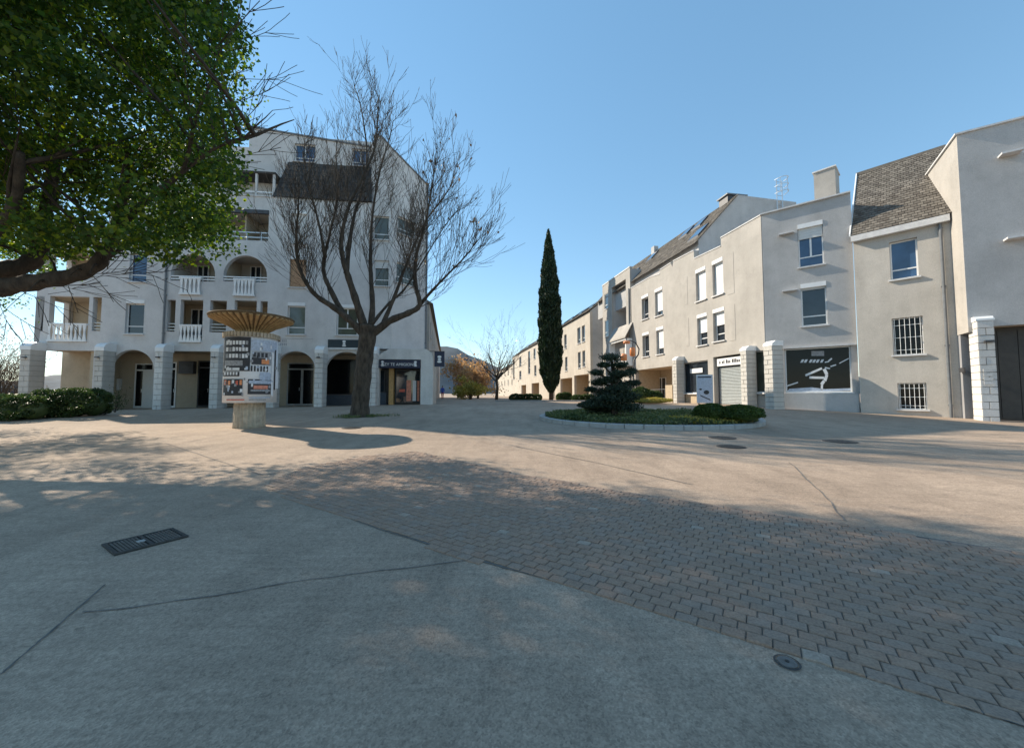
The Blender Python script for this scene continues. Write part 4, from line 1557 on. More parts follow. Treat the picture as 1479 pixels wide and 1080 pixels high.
qq = RB2.rect(899, 435, 906, 470); window(RB2, R2, qq, wd=.05, sill=False, gl='glass')
m = MB(); m.box(RF, ub, ua - .004, -.08, .2, va + .002, va + .1); m.build('coping', 'coping', R2)
MB().box(RF, ua - .3, ua - .004, .1, 6, 3, va - .1).build('side_wall', 'stucco_grey', R2); MB().box(RF, ub, ub + .3, .1, 6, -.2, va - .1).build('side_wall', 'stucco_grey', R2); MB().box(RF, ub + .3, ua - .3, .1, 6, va - .6, va - .4).build('flat_roof', 'coping', R2)
# projecting balcony
bq = RF.rect(880, 492, 905, 530, -.55)
m = MB(); m.box(RF, bq[0], bq[1], -.6, -.04, bq[2], bq[2] + .18)
for v in (bq[2] + .45, bq[2] + .8, bq[3]): m.box(RF, bq[0], bq[1], -.6, -.5, v - .13, v)
m.box(RF, bq[0], bq[0] + .15, -.598, -.04, bq[2] + .18, bq[3]); m.box(RF, bq[1] - .15, bq[1], -.598, -.04, bq[2] + .18, bq[3])
m.build('balcony', 'white_paint', R2)
m = MB(); P = RF.pt
m.add([P(bq[0] - .1, -.7, bq[3] + .02), P(bq[1] + .1, -.7, bq[3] + .02), P(bq[1] + .1, -.04, bq[3] + 1.2), P(bq[0] - .1, -.04, bq[3] + 1.2),
       P(bq[0] - .1, -.7, bq[3] + .14), P(bq[1] + .1, -.7, bq[3] + .14), P(bq[1] + .1, -.04, bq[3] + 1.32), P(bq[0] - .1, -.04, bq[3] + 1.32)],
      [(0, 3, 2, 1), (4, 5, 6, 7), (0, 1, 5, 4), (1, 2, 6, 5), (2, 3, 7, 6), (3, 0, 4, 7)])
m.build('balcony_roof', 'stucco_warm', R2)
pipe(RF, R2, ua - .15, .5, RV(911, 416), -.1, .05)

# --- R3.. far row with arcade and tiled roofs
def far_house(name, s_near, s_far, eave_h, wall_w, label, wins, bays, roof_rise=3.0, sky=4):
    B = empty(name, RF.pt(-(s_near + s_far) / 2, 3, .4), label, 'building', 'houses along the far side of the street')
    u0, u1 = -s_far, -s_near
    hs = []
    for (s, w, v0, v1) in wins: hs.append((-s - w, -s, v0, v1))
    for (sa_, sb_, v1) in bays: hs.append((-sb_, -sa_, -.1, v1))
    m = MB(); m.slab(RF, [(u0, -.2), (u1, -.2), (u1, eave_h), (u0, eave_h)], [rect_poly(*h) for h in hs], wall_w, wall_w + .3)
    m.build('wall', 'stucco_far', B)
    FF = Fr(RF.pt(0, wall_w, 0).x, RF.pt(0, wall_w, 0).y, RF.a)
    for h in hs[:len(wins)]: window(FF, B, h, wd=.12, sill=True, transom=.25)
    for h in hs[len(wins):]: recess(FF, B, h, 1.8, .29, 'soffit_warm', name='arcade_bay')
    MB().box(RF, u1 - .3, u1 - .003, wall_w + .3, wall_w + 9, -.2, eave_h).build('side_wall', 'stucco_grey', B); MB().box(RF, u0, u0 + .3, wall_w + .3, wall_w + 9, -.2, eave_h).build('side_wall', 'stucco_grey', B)
    GF = Fr(FF.pt(u1, 0, 0).x, FF.pt(u1, 0, 0).y, RF.a + math.pi / 2)
    m = MB(); m.slab(GF, [(0.0, eave_h - .02), (9, eave_h - .02), (9, eave_h + .4), (4, eave_h + roof_rise), (.0, eave_h + .02)], [], .002, u1 - u0); m.build('gable', 'stucco_grey', B)
    P = GF.pt; LL = u1 - u0
    shingles(GF, B, (P(-.2, LL, eave_h + .02), P(-.2, -.1, eave_h + .02), P(4, -.1, eave_h + roof_rise + .06), P(4, LL, eave_h + roof_rise + .06)), 14, 'roof_tile', .5)
    for k in range(sky):
        d = LL * (k + .5) / sky
        m = MB()
        a, b = 1.0, 2.4
        za, zb = eave_h + roof_rise * (a + .2) / 4.2 + .05, eave_h + roof_rise * (b + .2) / 4.2 + .05
        vs = []
        for l in (0, .15): vs += [P(a, d, za + l), P(a, d + 1.1, za + l), P(b, d + 1.1, zb + l), P(b, d, zb + l)]
        m.add(vs, [(4, 5, 6, 7), (0, 1, 5, 4), (1, 2, 6, 5), (2, 3, 7, 6), (3, 0, 4, 7)])
        m.build('skylight', 'glass', B)
    return B
s853 = -RU(852.5, 500, .0)
v_e3 = RV(852.5, 449)
S_ = lambda px: -RU(px, 500)
ws = []
for px0, px1, ya, yb in ((840.5, 845, 471, 494.5), (834, 838.5, 474, 497), (841, 845, 507, 530), (834.5, 838.5, 509, 532), (815, 818.5, 484, 504), (816, 819.5, 516, 536), (804, 808, 489, 507), (805, 808, 519, 537)):
    s = S_(px1); ws.append((s, S_(px0) - s, RV(px0, yb), RV(px0, ya)))
far_house('arcade_house', s853, S_(800), v_e3, 0, 'cream arcaded house with paired narrow windows next to the loggia building', ws,
          [(S_(850) , S_(829), RV(840, 541)), (S_(826), S_(809), RV(818, 546))])
ws = []
for px0, px1, ya, yb in ((795, 798, 496, 512), (795, 798, 522, 538), (786, 789, 499, 514), (786, 789, 524, 539)):
    s = S_(px1); ws.append((s, S_(px0) - s, RV(px0, yb), RV(px0, ya)))
for px0, px1, ya, yb in ((773, 776, 504, 519), (774, 777, 528, 543), (765, 768, 508, 540), (752, 755, 516, 530), (752, 755, 536, 548), (743, 745, 520, 548)):
    s = S_(px1); ws.append((s, S_(px0) - s, RV(px0, yb), RV(px0, ya)))
far_house('terrace_house', S_(800) + .01, S_(742), v_e3 - .5, -.3, 'long cream terrace with narrow windows farther down the street past the arcaded house', ws,
          [(S_(781), S_(770), RV(776, 553)), (S_(762), S_(755), RV(758, 556))])
ws = [(S_(742) + 3 + 6 * k, 1.2, 3.2 + 2.7 * j, 4.6 + 2.7 * j) for k in range(5) for j in range(2)]
far_house('end_house', S_(742) + .02, S_(742) + 36, v_e3 - 2.2, .2, 'pale terrace house closing the end of the street behind bare tree', ws, [], 2.5, 2)
# side wall between R2 and arcade house is the arcade house gable (already built)
# ================================================================== ADVERTISING COLUMN
kp = ground(360, 617)
mpx = kp.y / FPX                     # metres per pixel at that distance
kz = lambda py: at_depth(360, py, kp.y).z - kp.z
KC = empty('advertising_column', kp, 'round advertising column plastered with posters under a fluted concrete bowl', 'advertising column')
r_b = 19.5 * mpx
MB().lathe(kp, [(r_b * 1.04, -.05), (r_b * 1.0, .12), (r_b * .98, kz(578))], 96, 26, .09).build('fluted_base', 'column_concrete', KC, True)
r_d = 33.5 * mpx
z0, z1 = kz(581), kz(491)
MB().lathe(kp, [(r_d * .97, z0), (r_d * .97, z1 + .02)], 64).build('drum', 'paper', KC, True)
# rim of blocks
m = MB()
nb = 48
for k in range(nb):
    a = 2 * math.pi * k / nb
    F = Fr(kp.x + r_d * math.cos(a), kp.y + r_d * math.sin(a), a + math.pi / 2)
    wv = math.pi * r_d / nb * .8
    m.box(F, -wv, wv, -.03, .05, kp.z + z1 + .02, kp.z + z1 + .15)
m.build('rim_teeth', 'column_concrete', KC)
MB().lathe(kp, [(r_d * .95, z1), (r_d * .97, z1 + .17), (r_d * .6, z1 + .19)], 48).build('drum_top', 'bowl_concrete', KC)
r_n = 19.5 * mpx
zt = kz(455)
r_t = 53 * mpx
prof = [(r_n, z1 + .1), (r_n * .98, kz(481)), (r_n * 1.06, kz(477)), (r_t * .55, kz(471.5)), (r_t * .8, kz(465.5)), (r_t * .97, kz(461.5)), (r_t, kz(460)), (r_t * .985, kz(458.6)), (r_t * .8, kz(460.5)), (r_t * .4, kz(466))]
MB().lathe(kp, prof, 96).build('bowl', 'bowl_groove_shade', KC, True)
rib_prof = prof[1:6]
for k in range(40):
    a = 2 * math.pi * (k + .5) / 40
    ca_, sa_ = math.cos(a), math.sin(a)
    m = MB()
    vs = []
    for (r, z) in rib_prof:
        hw = .008 + r * .042
        for sgn in (-1, 1):
            vs.append((kp.x + r * ca_ - sgn * hw * sa_, kp.y + r * sa_ + sgn * hw * ca_, kp.z + z + .002))
            vs.append((kp.x + (r + .01) * ca_ - sgn * hw * .6 * sa_, kp.y + (r + .01) * sa_ + sgn * hw * .6 * ca_, kp.z + z - .035))
    fs = []
    for i in range(len(rib_prof) - 1):
        o = i * 4
        fs += [(o, o + 4, o + 5, o + 1), (o + 1, o + 5, o + 7, o + 3), (o + 3, o + 7, o + 6, o + 2)]
    fs.append((len(rib_prof) * 4 - 4, len(rib_prof) * 4 - 2, len(rib_prof) * 4 - 1, len(rib_prof) * 4 - 3))
    m.add(vs, fs)
    m.build('bowl_rib', 'bowl_concrete', KC)
# posters: curved patches in rows
def poster(a0, a1, v0, v1, mat, lift=.012):
    m = MB()
    n = max(3, int(abs(a1 - a0) / .08))
    vs = []
    for i in range(n + 1):
        a = a0 + (a1 - a0) * i / n
        for v in (v0, v1):
            vs.append((kp.x + (r_d * .97 + lift) * math.sin(a), kp.y - (r_d * .97 + lift) * math.cos(a), kp.z + v))
    m.add(vs, [(2 * i, 2 * i + 2, 2 * i + 3, 2 * i + 1) for i in range(n)])
    return m.build('poster', mat, KC, True)
toward = math.atan2(-kp.x, kp.y) * 1.0    # direction of camera seen from the column
H = z1 - z0
A = lambda f: toward + math.asin(max(-.999, min(.999, f)))    # f in -1..1 across the visible drum
def P_(f0, f1, t0, t1, mat, lift=.012): poster(A(f0), A(f1), z0 + H * (1 - t1), z0 + H * (1 - t0), mat, lift)
P_(-.97, -.05, .0, .52, 'black_print')
rr = random.Random(11)
for r_, t in enumerate((.06, .16, .26)):
    for k in range(7):
        f = -.88 + k * .11
        P_(f, f + .085, t, t + .055 + .01 * rr.random(), 'paper' if rr.random() < .8 else 'grey_print', .018)
P_(-.9, -.3, .36, .44, 'grey_print', .018)
P_(-.85, -.4, .47, .51, 'paper', .018)
P_(-.03, .9, .03, .2, 'blue_print')
P_(.0, .7, .21, .42, 'grey_print')
for k in range(4):
    P_(.05 + k * .14, .14 + k * .14, .23, .3, 'black_print', .018)
P_(.35, .62, .33, .4, 'orange_glass', .018)
P_(.0, .5, .31, .41, 'black_print', .016)
for k in range(6):
    P_(-.02 + k * .11, .04 + k * .11, .435, .52, 'black_print', .018)
P_(.72, .8, .22, .9, 'paper', .018)
P_(.83, .88, .16, .8, 'black_print', .018)
P_(.3, .7, .53, .65, 'blue_print', .016)
P_(-.94, -.28, .64, .89, 'black_print')
for k in range(5):
    P_(-.9 + k * .13, -.82 + k * .13, .655 + .01 * (k % 2), .73, ('salmon_print', 'orange_glass', 'paper', 'red_print', 'orange_glass')[k], .018)
P_(-.1, .8, .64, .87, 'black_print')
P_(-.06, .76, .66, .71, 'blue_print', .018)
P_(.1, .6, .735, .79, 'salmon_print', .018)
P_(.0, .7, .8, .825, 'grey_print', .018)
P_(-.8, -.2, .945, .96, 'red_print', .018)
P_(-.05, .7, .915, .93, 'blue_print', .018)
P_(-.05, .55, .945, .96, 'grey_print', .018)
P_(-.97, -.4, .53, .6, 'black_print')
for k in range(5): P_(-.92 + k * .1, -.86 + k * .1, .535, .58, 'paper', .018)

rr = random.Random(77)
for k in range(46):
    f = rr.uniform(-.93, .84); t = rr.uniform(.03, .86)
    P_(f, f + rr.uniform(.04, .1), t, t + rr.uniform(.02, .05), rr.choice(('paper', 'black_print', 'grey_print', 'blue_print', 'grey_print', 'paper')), .02 + .0005 * (k % 9))
P_(.86, .99, .5, .78, 'paper', .03)

# ================================================================== PLANTED ISLAND
i0 = ground(985, 620)
iR = ground(1116, 606)
icx, icy = 4.75, 13.6
RI = 3.55
isl = bpy.data.objects.new('planted_island', None)
COL.objects.link(isl)
iz = g(icx, icy)
isl.location = (icx, icy, iz); WL[isl] = Vector((icx, icy, iz))
tag(isl, 'round planted island with stone kerb in the square', None, None, 'structure')
m = MB()
n = 48
RX, RY = 3.75, 3.0
ell = lambda a, r: (icx + RX * r * math.cos(a), icy + RY * r * math.sin(a))
vs = [(icx, icy, g(icx, icy) + .2)]
for r in (.5, .97):
    for k in range(n):
        x, y = ell(2 * math.pi * k / n, r)
        vs.append((x, y, g(x, y) + (.17 if r < .9 else .1)))
fs = [(0, 1 + k, 1 + (k + 1) % n) for k in range(n)] + [(1 + k, 1 + n + k, 1 + n + (k + 1) % n, 1 + (k + 1) % n) for k in range(n)]
m.add(vs, fs)
m.build('soil_bed', 'soil', isl, True)
nk = 44
for k in range(nk):
    a0, a1 = 2 * math.pi * (k + .02) / nk, 2 * math.pi * (k + .98) / nk
    m = MB()
    vs = []
    ins = []
    for (r, h) in ((.955, -.05), (.955, .115), (.962, .13), (.998, .13), (1.006, .115), (1.006, -.05)):
        for i in range(3):
            a = a0 + (a1 - a0) * i / 2
            x, y = ell(a, r)
            vs.append((x, y, g(x, y) + h))
    fs = []
    for j in range(5):
        for i in range(2):
            fs.append((j * 3 + i, (j + 1) * 3 + i, (j + 1) * 3 + i + 1, j * 3 + i + 1))
    fs += [(0, 3, 6, 9, 12, 15), (17, 14, 11, 8, 5, 2)]
    m.add(vs, [tuple(reversed(f)) for f in fs])
    m.build('kerb_stone', 'kerb_stone', isl)
# ground cover
pts, ptsy = [], []
while len(pts) < 15000:
    a, r = random.uniform(0, 2 * math.pi), math.sqrt(random.random()) * .95
    x, y = ell(a, r)
    hgt = .07 + .1 * (math.sin(x * 3.1 + 1) * math.sin(y * 2.7) * .5 + .5)
    z = g(x, y) + .12 + random.random() * hgt
    pts.append((x, y, z))
    if x > icx + .3 and y < icy - 1.2 and random.random() < .6: ptsy.append((x, y, z + .05))
gc = leaf_mesh('ground_cover', pts, .085, 'leaf_cover', None, 'stuff', np.tile((0, 0, 1), (len(pts), 1)), .35)
tag(gc, 'low green ground cover plants filling the round island', 'ground cover')
gy_ = leaf_mesh('yellow_ground_cover', ptsy, .08, 'leaf_yellow', None, 'stuff', np.tile((0, 0, 1), (len(ptsy), 1)), .35)
tag(gy_, 'yellow green leaves at the island front below the clipped domes', 'ground cover')

def shell_pts(c, r, n, squash=0.0, up=True, inner=.8):
    v = RNG.normal(size=(n, 3))
    v /= np.linalg.norm(v, axis=1, keepdims=True)
    if up: v[:, 2] = np.where(v[:, 2] < -.35, -v[:, 2], v[:, 2])
    k = RNG.uniform(inner, 1.04, (n, 1))
    wob = 1 + .05 * np.sin(v[:, :1] * 7 + c[0]) + .05 * np.sin(v[:, 1:2] * 6 + v[:, 2:3] * 5)
    p = np.array(c) + v * np.array(r) * k * wob
    return p, v

def bush(name, c, r, n, size, mat, label, cat='bush', group=None, core=.86):
    e = empty(name, (c[0], c[1], c[2] - r[2] * .6), label, cat, group)
    m = MB(); ico_blob(m, c, [x * core for x in r], .06, int(c[0] * 100), 3)
    m.build('inner_mass', mat, e, True)
    p, v = shell_pts(c, r, n)
    leaf_mesh('foliage', p, size, mat, e, D=v, dirw=.35)
    return e
def bushpx(name, px, py_base, Y, wpx, hpx, label, n=7000, size=.045, mat='leaf_box', depth=None, group=None):
    b = at_depth(px, py_base, Y)
    w = wpx * Y / FPX / 2
    h = hpx * Y / FPX / 2
    return bush(name, (b.x, Y, b.z + h * .95), (w, depth or w * .9, h), n, size, mat, label, 'bush', group)
bushpx('clipped_bush', 1026, 609, 11.75, 46, 27, 'round clipped dark green bush, the smaller and rounder of the pair on the island', 7000)
bushpx('clipped_bush', 1068, 610, 11.55, 66, 26, 'long low clipped dome bush, the wider of the pair on the island', 9000, depth=.55)
bushpx('low_shrub', 832, 607, 12.4, 34, 9, 'small flat green shrub at the island kerb beside the cloud pine', 2500, .05, 'leaf_hedge', depth=.4)
bushpx('dark_shrub', 856, 592, 13.4, 40, 14, 'low dark green spreading pad of foliage at the foot of the cloud pine', 3500, .06, 'leaf_pine', depth=.6)

# cloud-pruned pine
PB = ground(885, 604); PY = 13.2
PB = Vector((at_depth(885, 604, PY).x, PY, g(at_depth(885, 604, PY).x, PY) + .15))
pine = empty('cloud_pruned_pine', PB, 'dark cloud-pruned pine with layered foliage pads on the island', 'tree')
m = MB()
tp_ = [PB - Vector((0, 0, .15)), at_depth(889, 590, PY), at_depth(884, 570, PY), at_depth(890, 550, PY), at_depth(884, 525, PY), at_depth(882, 516, PY)]
m.tube(tp_, [.15, .12, .1, .08, .05, .03], 8)
pads = [(882, 516, 30, 11), (895, 527, 24, 9), (862, 538, 20, 8), (897, 540, 36, 10), (912, 536, 16, 7), (880, 548, 34, 10), (866, 552, 26, 10), (900, 556, 38, 14), (875, 566, 46, 14), (905, 572, 40, 14), (882, 583, 62, 16), (905, 588, 44, 13), (872, 527, 18, 7), (892, 562, 40, 13), (880, 574, 50, 14), (868, 592, 44, 12), (858, 580, 24, 9), (915, 553, 20, 7), (853, 562, 16, 6)]
allp, allv = [], []
rr = random.Random(4)
for i, (px, py, w, h) in enumerate(pads):
    Yp = PY + rr.uniform(-.55, .55) * (w / 50)
    c = at_depth(px, py, Yp)
    rx, rz = w * PY / FPX / 2 * 1.08, h * PY / FPX / 2 * 1.05
    p, v = shell_pts((c.x, c.y, c.z), (rx, rx * .9, rz), int(420 + 1300 * w / 60), up=False, inner=.25)
    p = p + RNG.normal(size=p.shape) * .022
    allp.append(p); allv.append(v)
    t = min(1, max(.05, (604 - py) / 95))
    base = tp_[1].lerp(tp_[4], t * .9)
    m.tube([base, base.lerp(c, .6) - Vector((0, 0, .03)), c], [.05, .035, .015], 5)
m.build('trunk', 'bark_dark', pine, True)
leaf_mesh('foliage', np.vstack(allp), .09, 'leaf_pine', pine, D=np.vstack(allv) * .5 + np.array((0, 0, .5)), dirw=.5, aspect=.3)

# ================================================================== CYPRESS
CYY = 38.0
cb = at_depth(796, 583, CYY); cz = g(cb.x, CYY)
ctop = at_depth(792, 332, CYY)
cyp = empty('cypress_tree', (cb.x, CYY, cz), 'tall slim dark green cypress standing in the street', 'tree')
m = MB()
m.tube([(cb.x, CYY, cz - .1), (cb.x, CYY, cz + 3), (ctop.x, CYY, ctop.z - 2)], [.22, .18, .03], 8)
m.build('trunk', 'bark_dark', cyp, True)
Hc = ctop.z - cz
prof = [(0.0, .15), (.05, .62), (.12, .85), (.25, 1.0), (.4, .98), (.55, .9), (.7, .72), (.82, .5), (.92, .28), (1.0, .03)]
def pr_(t):
    for (a, ra), (b, rb) in zip(prof[:-1], prof[1:]):
        if a <= t <= b: return ra + (rb - ra) * (t - a) / (b - a)
    return 0
RC = 16.2 * CYY / FPX
zb_ = cz + .8
pp, dd = [], []
while len(pp) < 22000:
    t = random.random()
    rad = RC * pr_(t)
    if random.random() > pr_(t) * .9 + .1: continue
    a = random.uniform(0, 2 * math.pi)
    lump = 1 + .08 * math.sin(a * 5 + t * 40) + .06 * math.sin(a * 3 - t * 63)
    k = rad * lump * random.uniform(.78, 1.05)
    x0 = cb.x + (ctop.x - cb.x) * t
    pp.append((x0 + k * math.cos(a), CYY + k * math.sin(a), zb_ + (Hc - .8) * t))
    dd.append((math.cos(a) * .35, math.sin(a) * .35, .9))
leaf_mesh('foliage', pp, .34, 'leaf_cypress', cyp, D=dd, dirw=.7, aspect=.32)
m = MB()
n = 20
vs = []
ts = [i / 24 for i in range(25)]
for t in ts:
    for k in range(n):
        a = 2 * math.pi * k / n
        r = RC * pr_(t) * .84 * (1 + .08 * math.sin(a * 5 + t * 40) + .06 * math.sin(a * 3 - t * 63)) + .01
        vs.append((cb.x + (ctop.x - cb.x) * t + r * math.cos(a), CYY + r * math.sin(a), zb_ + (Hc - .8) * t))
m.add(vs, [(i * n + k, i * n + (k + 1) % n, (i + 1) * n + (k + 1) % n, (i + 1) * n + k) for i in range(24) for k in range(n)])
m.build('inner_mass', 'leaf_cypress', cyp, True)

# ================================================================== BARE TREES
def branch(m, p, d, length, r, depth, rr, up=.18, nseg=5, spread=.6, tips=None, n=4, kids=(3, 5)):
    pts, rads = [p], [r]
    q = Vector(p)
    dv = Vector(d).normalized()
    for i in range(nseg):
        dv = (dv + Vector((rr.uniform(-1, 1), rr.uniform(-1, 1), rr.uniform(-.6, .8))) * .1 + Vector((0, 0, up * .5))).normalized()
        q = q + dv * (length / nseg)
        pts.append(q.copy())
        rads.append(max(.0055, r * (1 - (i + 1) / nseg * .8)))
    m.tube(pts, rads, n, cap=False)
    if tips is not None and depth == 0: tips.append(q.copy())
    if depth > 0:
        for _ in range(rr.randint(*kids)):
            k = rr.randint(1, nseg)
            t = (pts[k] - pts[k - 1]).normalized()
            side = t.orthogonal()
            side.rotate(Matrix.Rotation(rr.uniform(0, 6.28), 3, t))
            nd = (t + side.normalized() * spread * rr.uniform(.7, 1.3)).normalized()
            branch(m, pts[k], nd, length * rr.uniform(.4, .68), max(.006, rads[k] * .6), depth - 1, rr, up, max(3, nseg - 1), spread, tips, 3 if depth < 2 else 4, kids)

def limb_pts(pxs, Y, dy):
    n = len(pxs)
    out = []
    for i, (x, y) in enumerate(pxs):
        out.append(at_depth(x, y, Y + dy * i / max(1, n - 1)))
    # catmull subdivision
    res = []
    for i in range(n - 1):
        p0, p1, p2, p3 = out[max(i - 1, 0)], out[i], out[i + 1], out[min(i + 2, n - 1)]
        for k in range(4):
            t = k / 4
            res.append(.5 * ((2 * p1) + (p2 - p0) * t + (2 * p0 - 5 * p1 + 4 * p2 - p3) * t * t + (3 * p1 - p0 - 3 * p2 + p3) * t ** 3))
    res.append(out[-1])
    return res

TB = ground(520, 602)
TY = TB.y
bt = empty('bare_plane_tree', TB, 'large bare tree with knobbly forked limbs standing in front of the apartment block', 'tree')
mp_ = TY / FPX
rr = random.Random(21)
m = MB()
trunk = limb_pts([(519, 606), (520, 595), (521, 575), (524, 545), (527, 515), (531, 487), (533, 470)], TY, 0)
nT = len(trunk)
rad = []
for i in range(nT):
    t = i / (nT - 1)
    rad.append(mp_ * (11.5 + 7 * math.exp(-t * 9) + 1.5 * math.sin(i * 1.7) * .4 + 2 * max(0, t - .8) * 2))
vs_before = len(m.v)
m.tube(trunk, rad, 14)
limbs = [
    ([(531, 490), (508, 465), (482, 444), (458, 428), (442, 408), (430, 378), (428, 335), (431, 300), (427, 262)], -1.0, 8.17, 1.25),
    ([(496, 455), (478, 420), (468, 396), (468, 375), (477, 335), (486, 292), (486, 240), (480, 190)], .8, 6.02, 1.00),
    ([(530, 486), (516, 440), (503, 400), (495, 372), (493, 345), (503, 300), (522, 260), (541, 215), (546, 160), (548, 95)], -.6, 8.60, 0.80),
    ([(500, 395), (505, 350), (512, 310), (524, 270), (530, 220), (520, 150), (505, 110)], 1.2, 5.16, 0.75),
    ([(533, 482), (538, 445), (536, 405), (535, 365), (538, 310), (548, 250), (565, 190), (572, 140)], 1.6, 6.88, 0.80),
    ([(535, 485), (562, 464), (590, 452), (606, 440), (600, 408), (601, 372), (611, 335), (619, 300), (628, 240), (634, 178)], -.9, 8.17, 0.80),
    ([(606, 441), (622, 422), (648, 395), (676, 366), (696, 335)], -1.4, 3.87, 0.75),
    ([(553, 468), (570, 428), (582, 395), (598, 355), (618, 315), (650, 270), (662, 220)], 1.3, 4.73, 0.70),
    ([(470, 372), (462, 330), (452, 290), (440, 240), (440, 190)], -.3, 3.44, 0.65),
    ([(536, 470), (560, 440), (590, 410), (640, 330), (672, 290)], 2.2, 3.87, 0.60),
]
tips = []
for pxs, dy, r0, r1 in limbs:
    pts = limb_pts(pxs, TY, dy)
    pts = pts[:max(9, int(len(pts) * .93))]
    n = len(pts)
    rads = [mp_ * .85 * ((r0 + (r1 - r0) * (i / (n - 1)) ** .6) * (1 + .1 * math.sin(i * 2.3 + r0))) for i in range(n)]
    m.tube(pts, rads, 8)
    for i in range(int(n * .3), n):
        for _ in range(2 if i < n * .5 else 3):
            if rr.random() < .12: continue
            t = (pts[min(i + 1, n - 1)] - pts[i - 1]).normalized()
            side = t.orthogonal()
            side.rotate(Matrix.Rotation(rr.uniform(0, 6.28), 3, t))
            d = (t * .8 + side.normalized() * rr.uniform(.5, 1.0) + Vector((0, 0, .35))).normalized()
            branch(m, pts[i], d, rr.uniform(1.0, 2.5) * (1.0 if i < n * .65 else .66), mp_ * rr.uniform(.3, .6), 2, rr, .26, 5, .5, tips, 4, (3, 4))
m.build('trunk', 'bark', bt, True)
lp = [tuple(t + Vector((0, 0, -.05))) for t in tips if t.x > -3.9 and rr.random() < .04]
leaf_mesh('last_leaves', lp, .16, 'leaf_brown', bt)
# grass tuft ring at the foot
pts, ds = [], []
for _ in range(1500):
    a = random.uniform(0, 6.28)
    r = random.uniform(.3, .95) ** 1.0 * (.75 + .35 * math.sin(a * 3 + 1) + .2 * math.sin(a * 7))
    r = max(.3, r)
    x, y = TB.x + r * math.cos(a) * 1.25, TB.y + r * math.sin(a) * .9
    pts.append((x, y, g(x, y) + random.uniform(.0, .09)))
gt_ = leaf_mesh('grass_tuft', pts, .09, 'leaf_cover', None, 'stuff', np.tile((0, 0, 1), (len(pts), 1)), .6, .25)
tag(gt_, 'ragged ring of grass round the foot of the bare tree', 'grass')

# ================================================================== BIG LEAFY TREE ON THE LEFT
GT = Vector((-11.3, 7.3, g(-11.3, 7.3)))
lt = empty('leafy_plane_tree', GT, 'big leafy green tree with thick dark limbs overhanging the apartment block', 'tree')
m = MB()
LY = 7.2
fork = at_depth(-95, 432, LY)
m.tube([GT - Vector((0, 0, .2)), GT + Vector((0, 0, .6)), GT + Vector((.05, 0, 1.8)), Vector((fork.x, fork.y, fork.z))], [.5, .36, .31, .3], 14)
rr = random.Random(5)
LP_ = []
def attach(p):
    q = min(LP_, key=lambda a: (a - p).length)
    m.tube([q, q.lerp(p, .5) + Vector((0, 0, .08)), p], [.03, .02, .012], 5)
for pxs, dy, r0, r1 in (([(-95, 432), (-40, 424), (10, 414), (60, 406), (105, 398), (140, 382), (152, 360), (165, 342), (175, 300), (190, 240)], .4, 14, 6),
                        ([(-95, 430), (-50, 400), (-10, 392), (30, 385), (55, 368), (60, 330), (75, 260), (90, 150)], 1.2, 17, 6),
                        ([(-95, 430), (-100, 330), (-80, 200), (-60, 60), (-40, -100)], -.5, 20, 8),
                        ([(-30, 396), (-20, 350), (20, 300), (30, 220)], -1.2, 10, 4),
                        ([(165, 342), (200, 300), (250, 260), (310, 215), (380, 190)], -.2, 5, 1.0)):
    pts = limb_pts(pxs, LY, dy)
    n = len(pts)
    mm = LY / FPX
    m.tube(pts, [mm * (r0 + (r1 - r0) * i / (n - 1)) * (1 + .12 * math.sin(i * 1.9)) for i in range(n)], 10)
    LP_ += pts
    for i in range(int(n * .55), n, 2):
        d = Vector((rr.uniform(-1, 1), rr.uniform(-1, 1), rr.uniform(.1, 1)))
        branch(m, pts[i], d, rr.uniform(1.5, 2.6), .045, 2, rr, .1, 5, .6, None, 4, (2, 3))
# bare twigs sticking out at the top right of the crown and low at the left
for (px, py, dx, dz, ln) in ((320, 60, 1, .35, 1.7), (322, 110, 1, .12, 1.9), (315, 20, .8, .8, 1.6), (325, 150, 1, .05, 1.8), (310, 180, .9, -.1, 1.6), (335, 200, .9, .3, 1.8), (318, 85, 1, .5, 1.7), (330, 235, 1, .4, 1.9)):
    p = at_depth(px - 25, py, LY + rr.uniform(-1, 1))
    attach(p)
    branch(m, p, Vector((dx, rr.uniform(-.3, .3), dz)), ln * .7, .007, 1, rr, .02, 6, .5, None, 4, (6, 9))
for (px, py, dx, dz, ln) in ((20, 415, .6, -.5, 1.6), (60, 408, 1, -.15, 2.2), (100, 398, 1, -.1, 2.4), (-10, 425, .3, -.8, 1.8), (70, 370, 1, .0, 2.0), (40, 420, -.4, -.6, 1.6), (130, 395, 1, -.05, 2.0)):
    p = at_depth(px, py, LY + rr.uniform(-.3, .6))
    attach(p)
    branch(m, p, Vector((dx, rr.uniform(-.3, .3), dz)), ln * .6, .008, 2, rr, .04, 6, .7, None, 3, (2, 4))
m.build('trunk', 'bark_dark', lt, True)
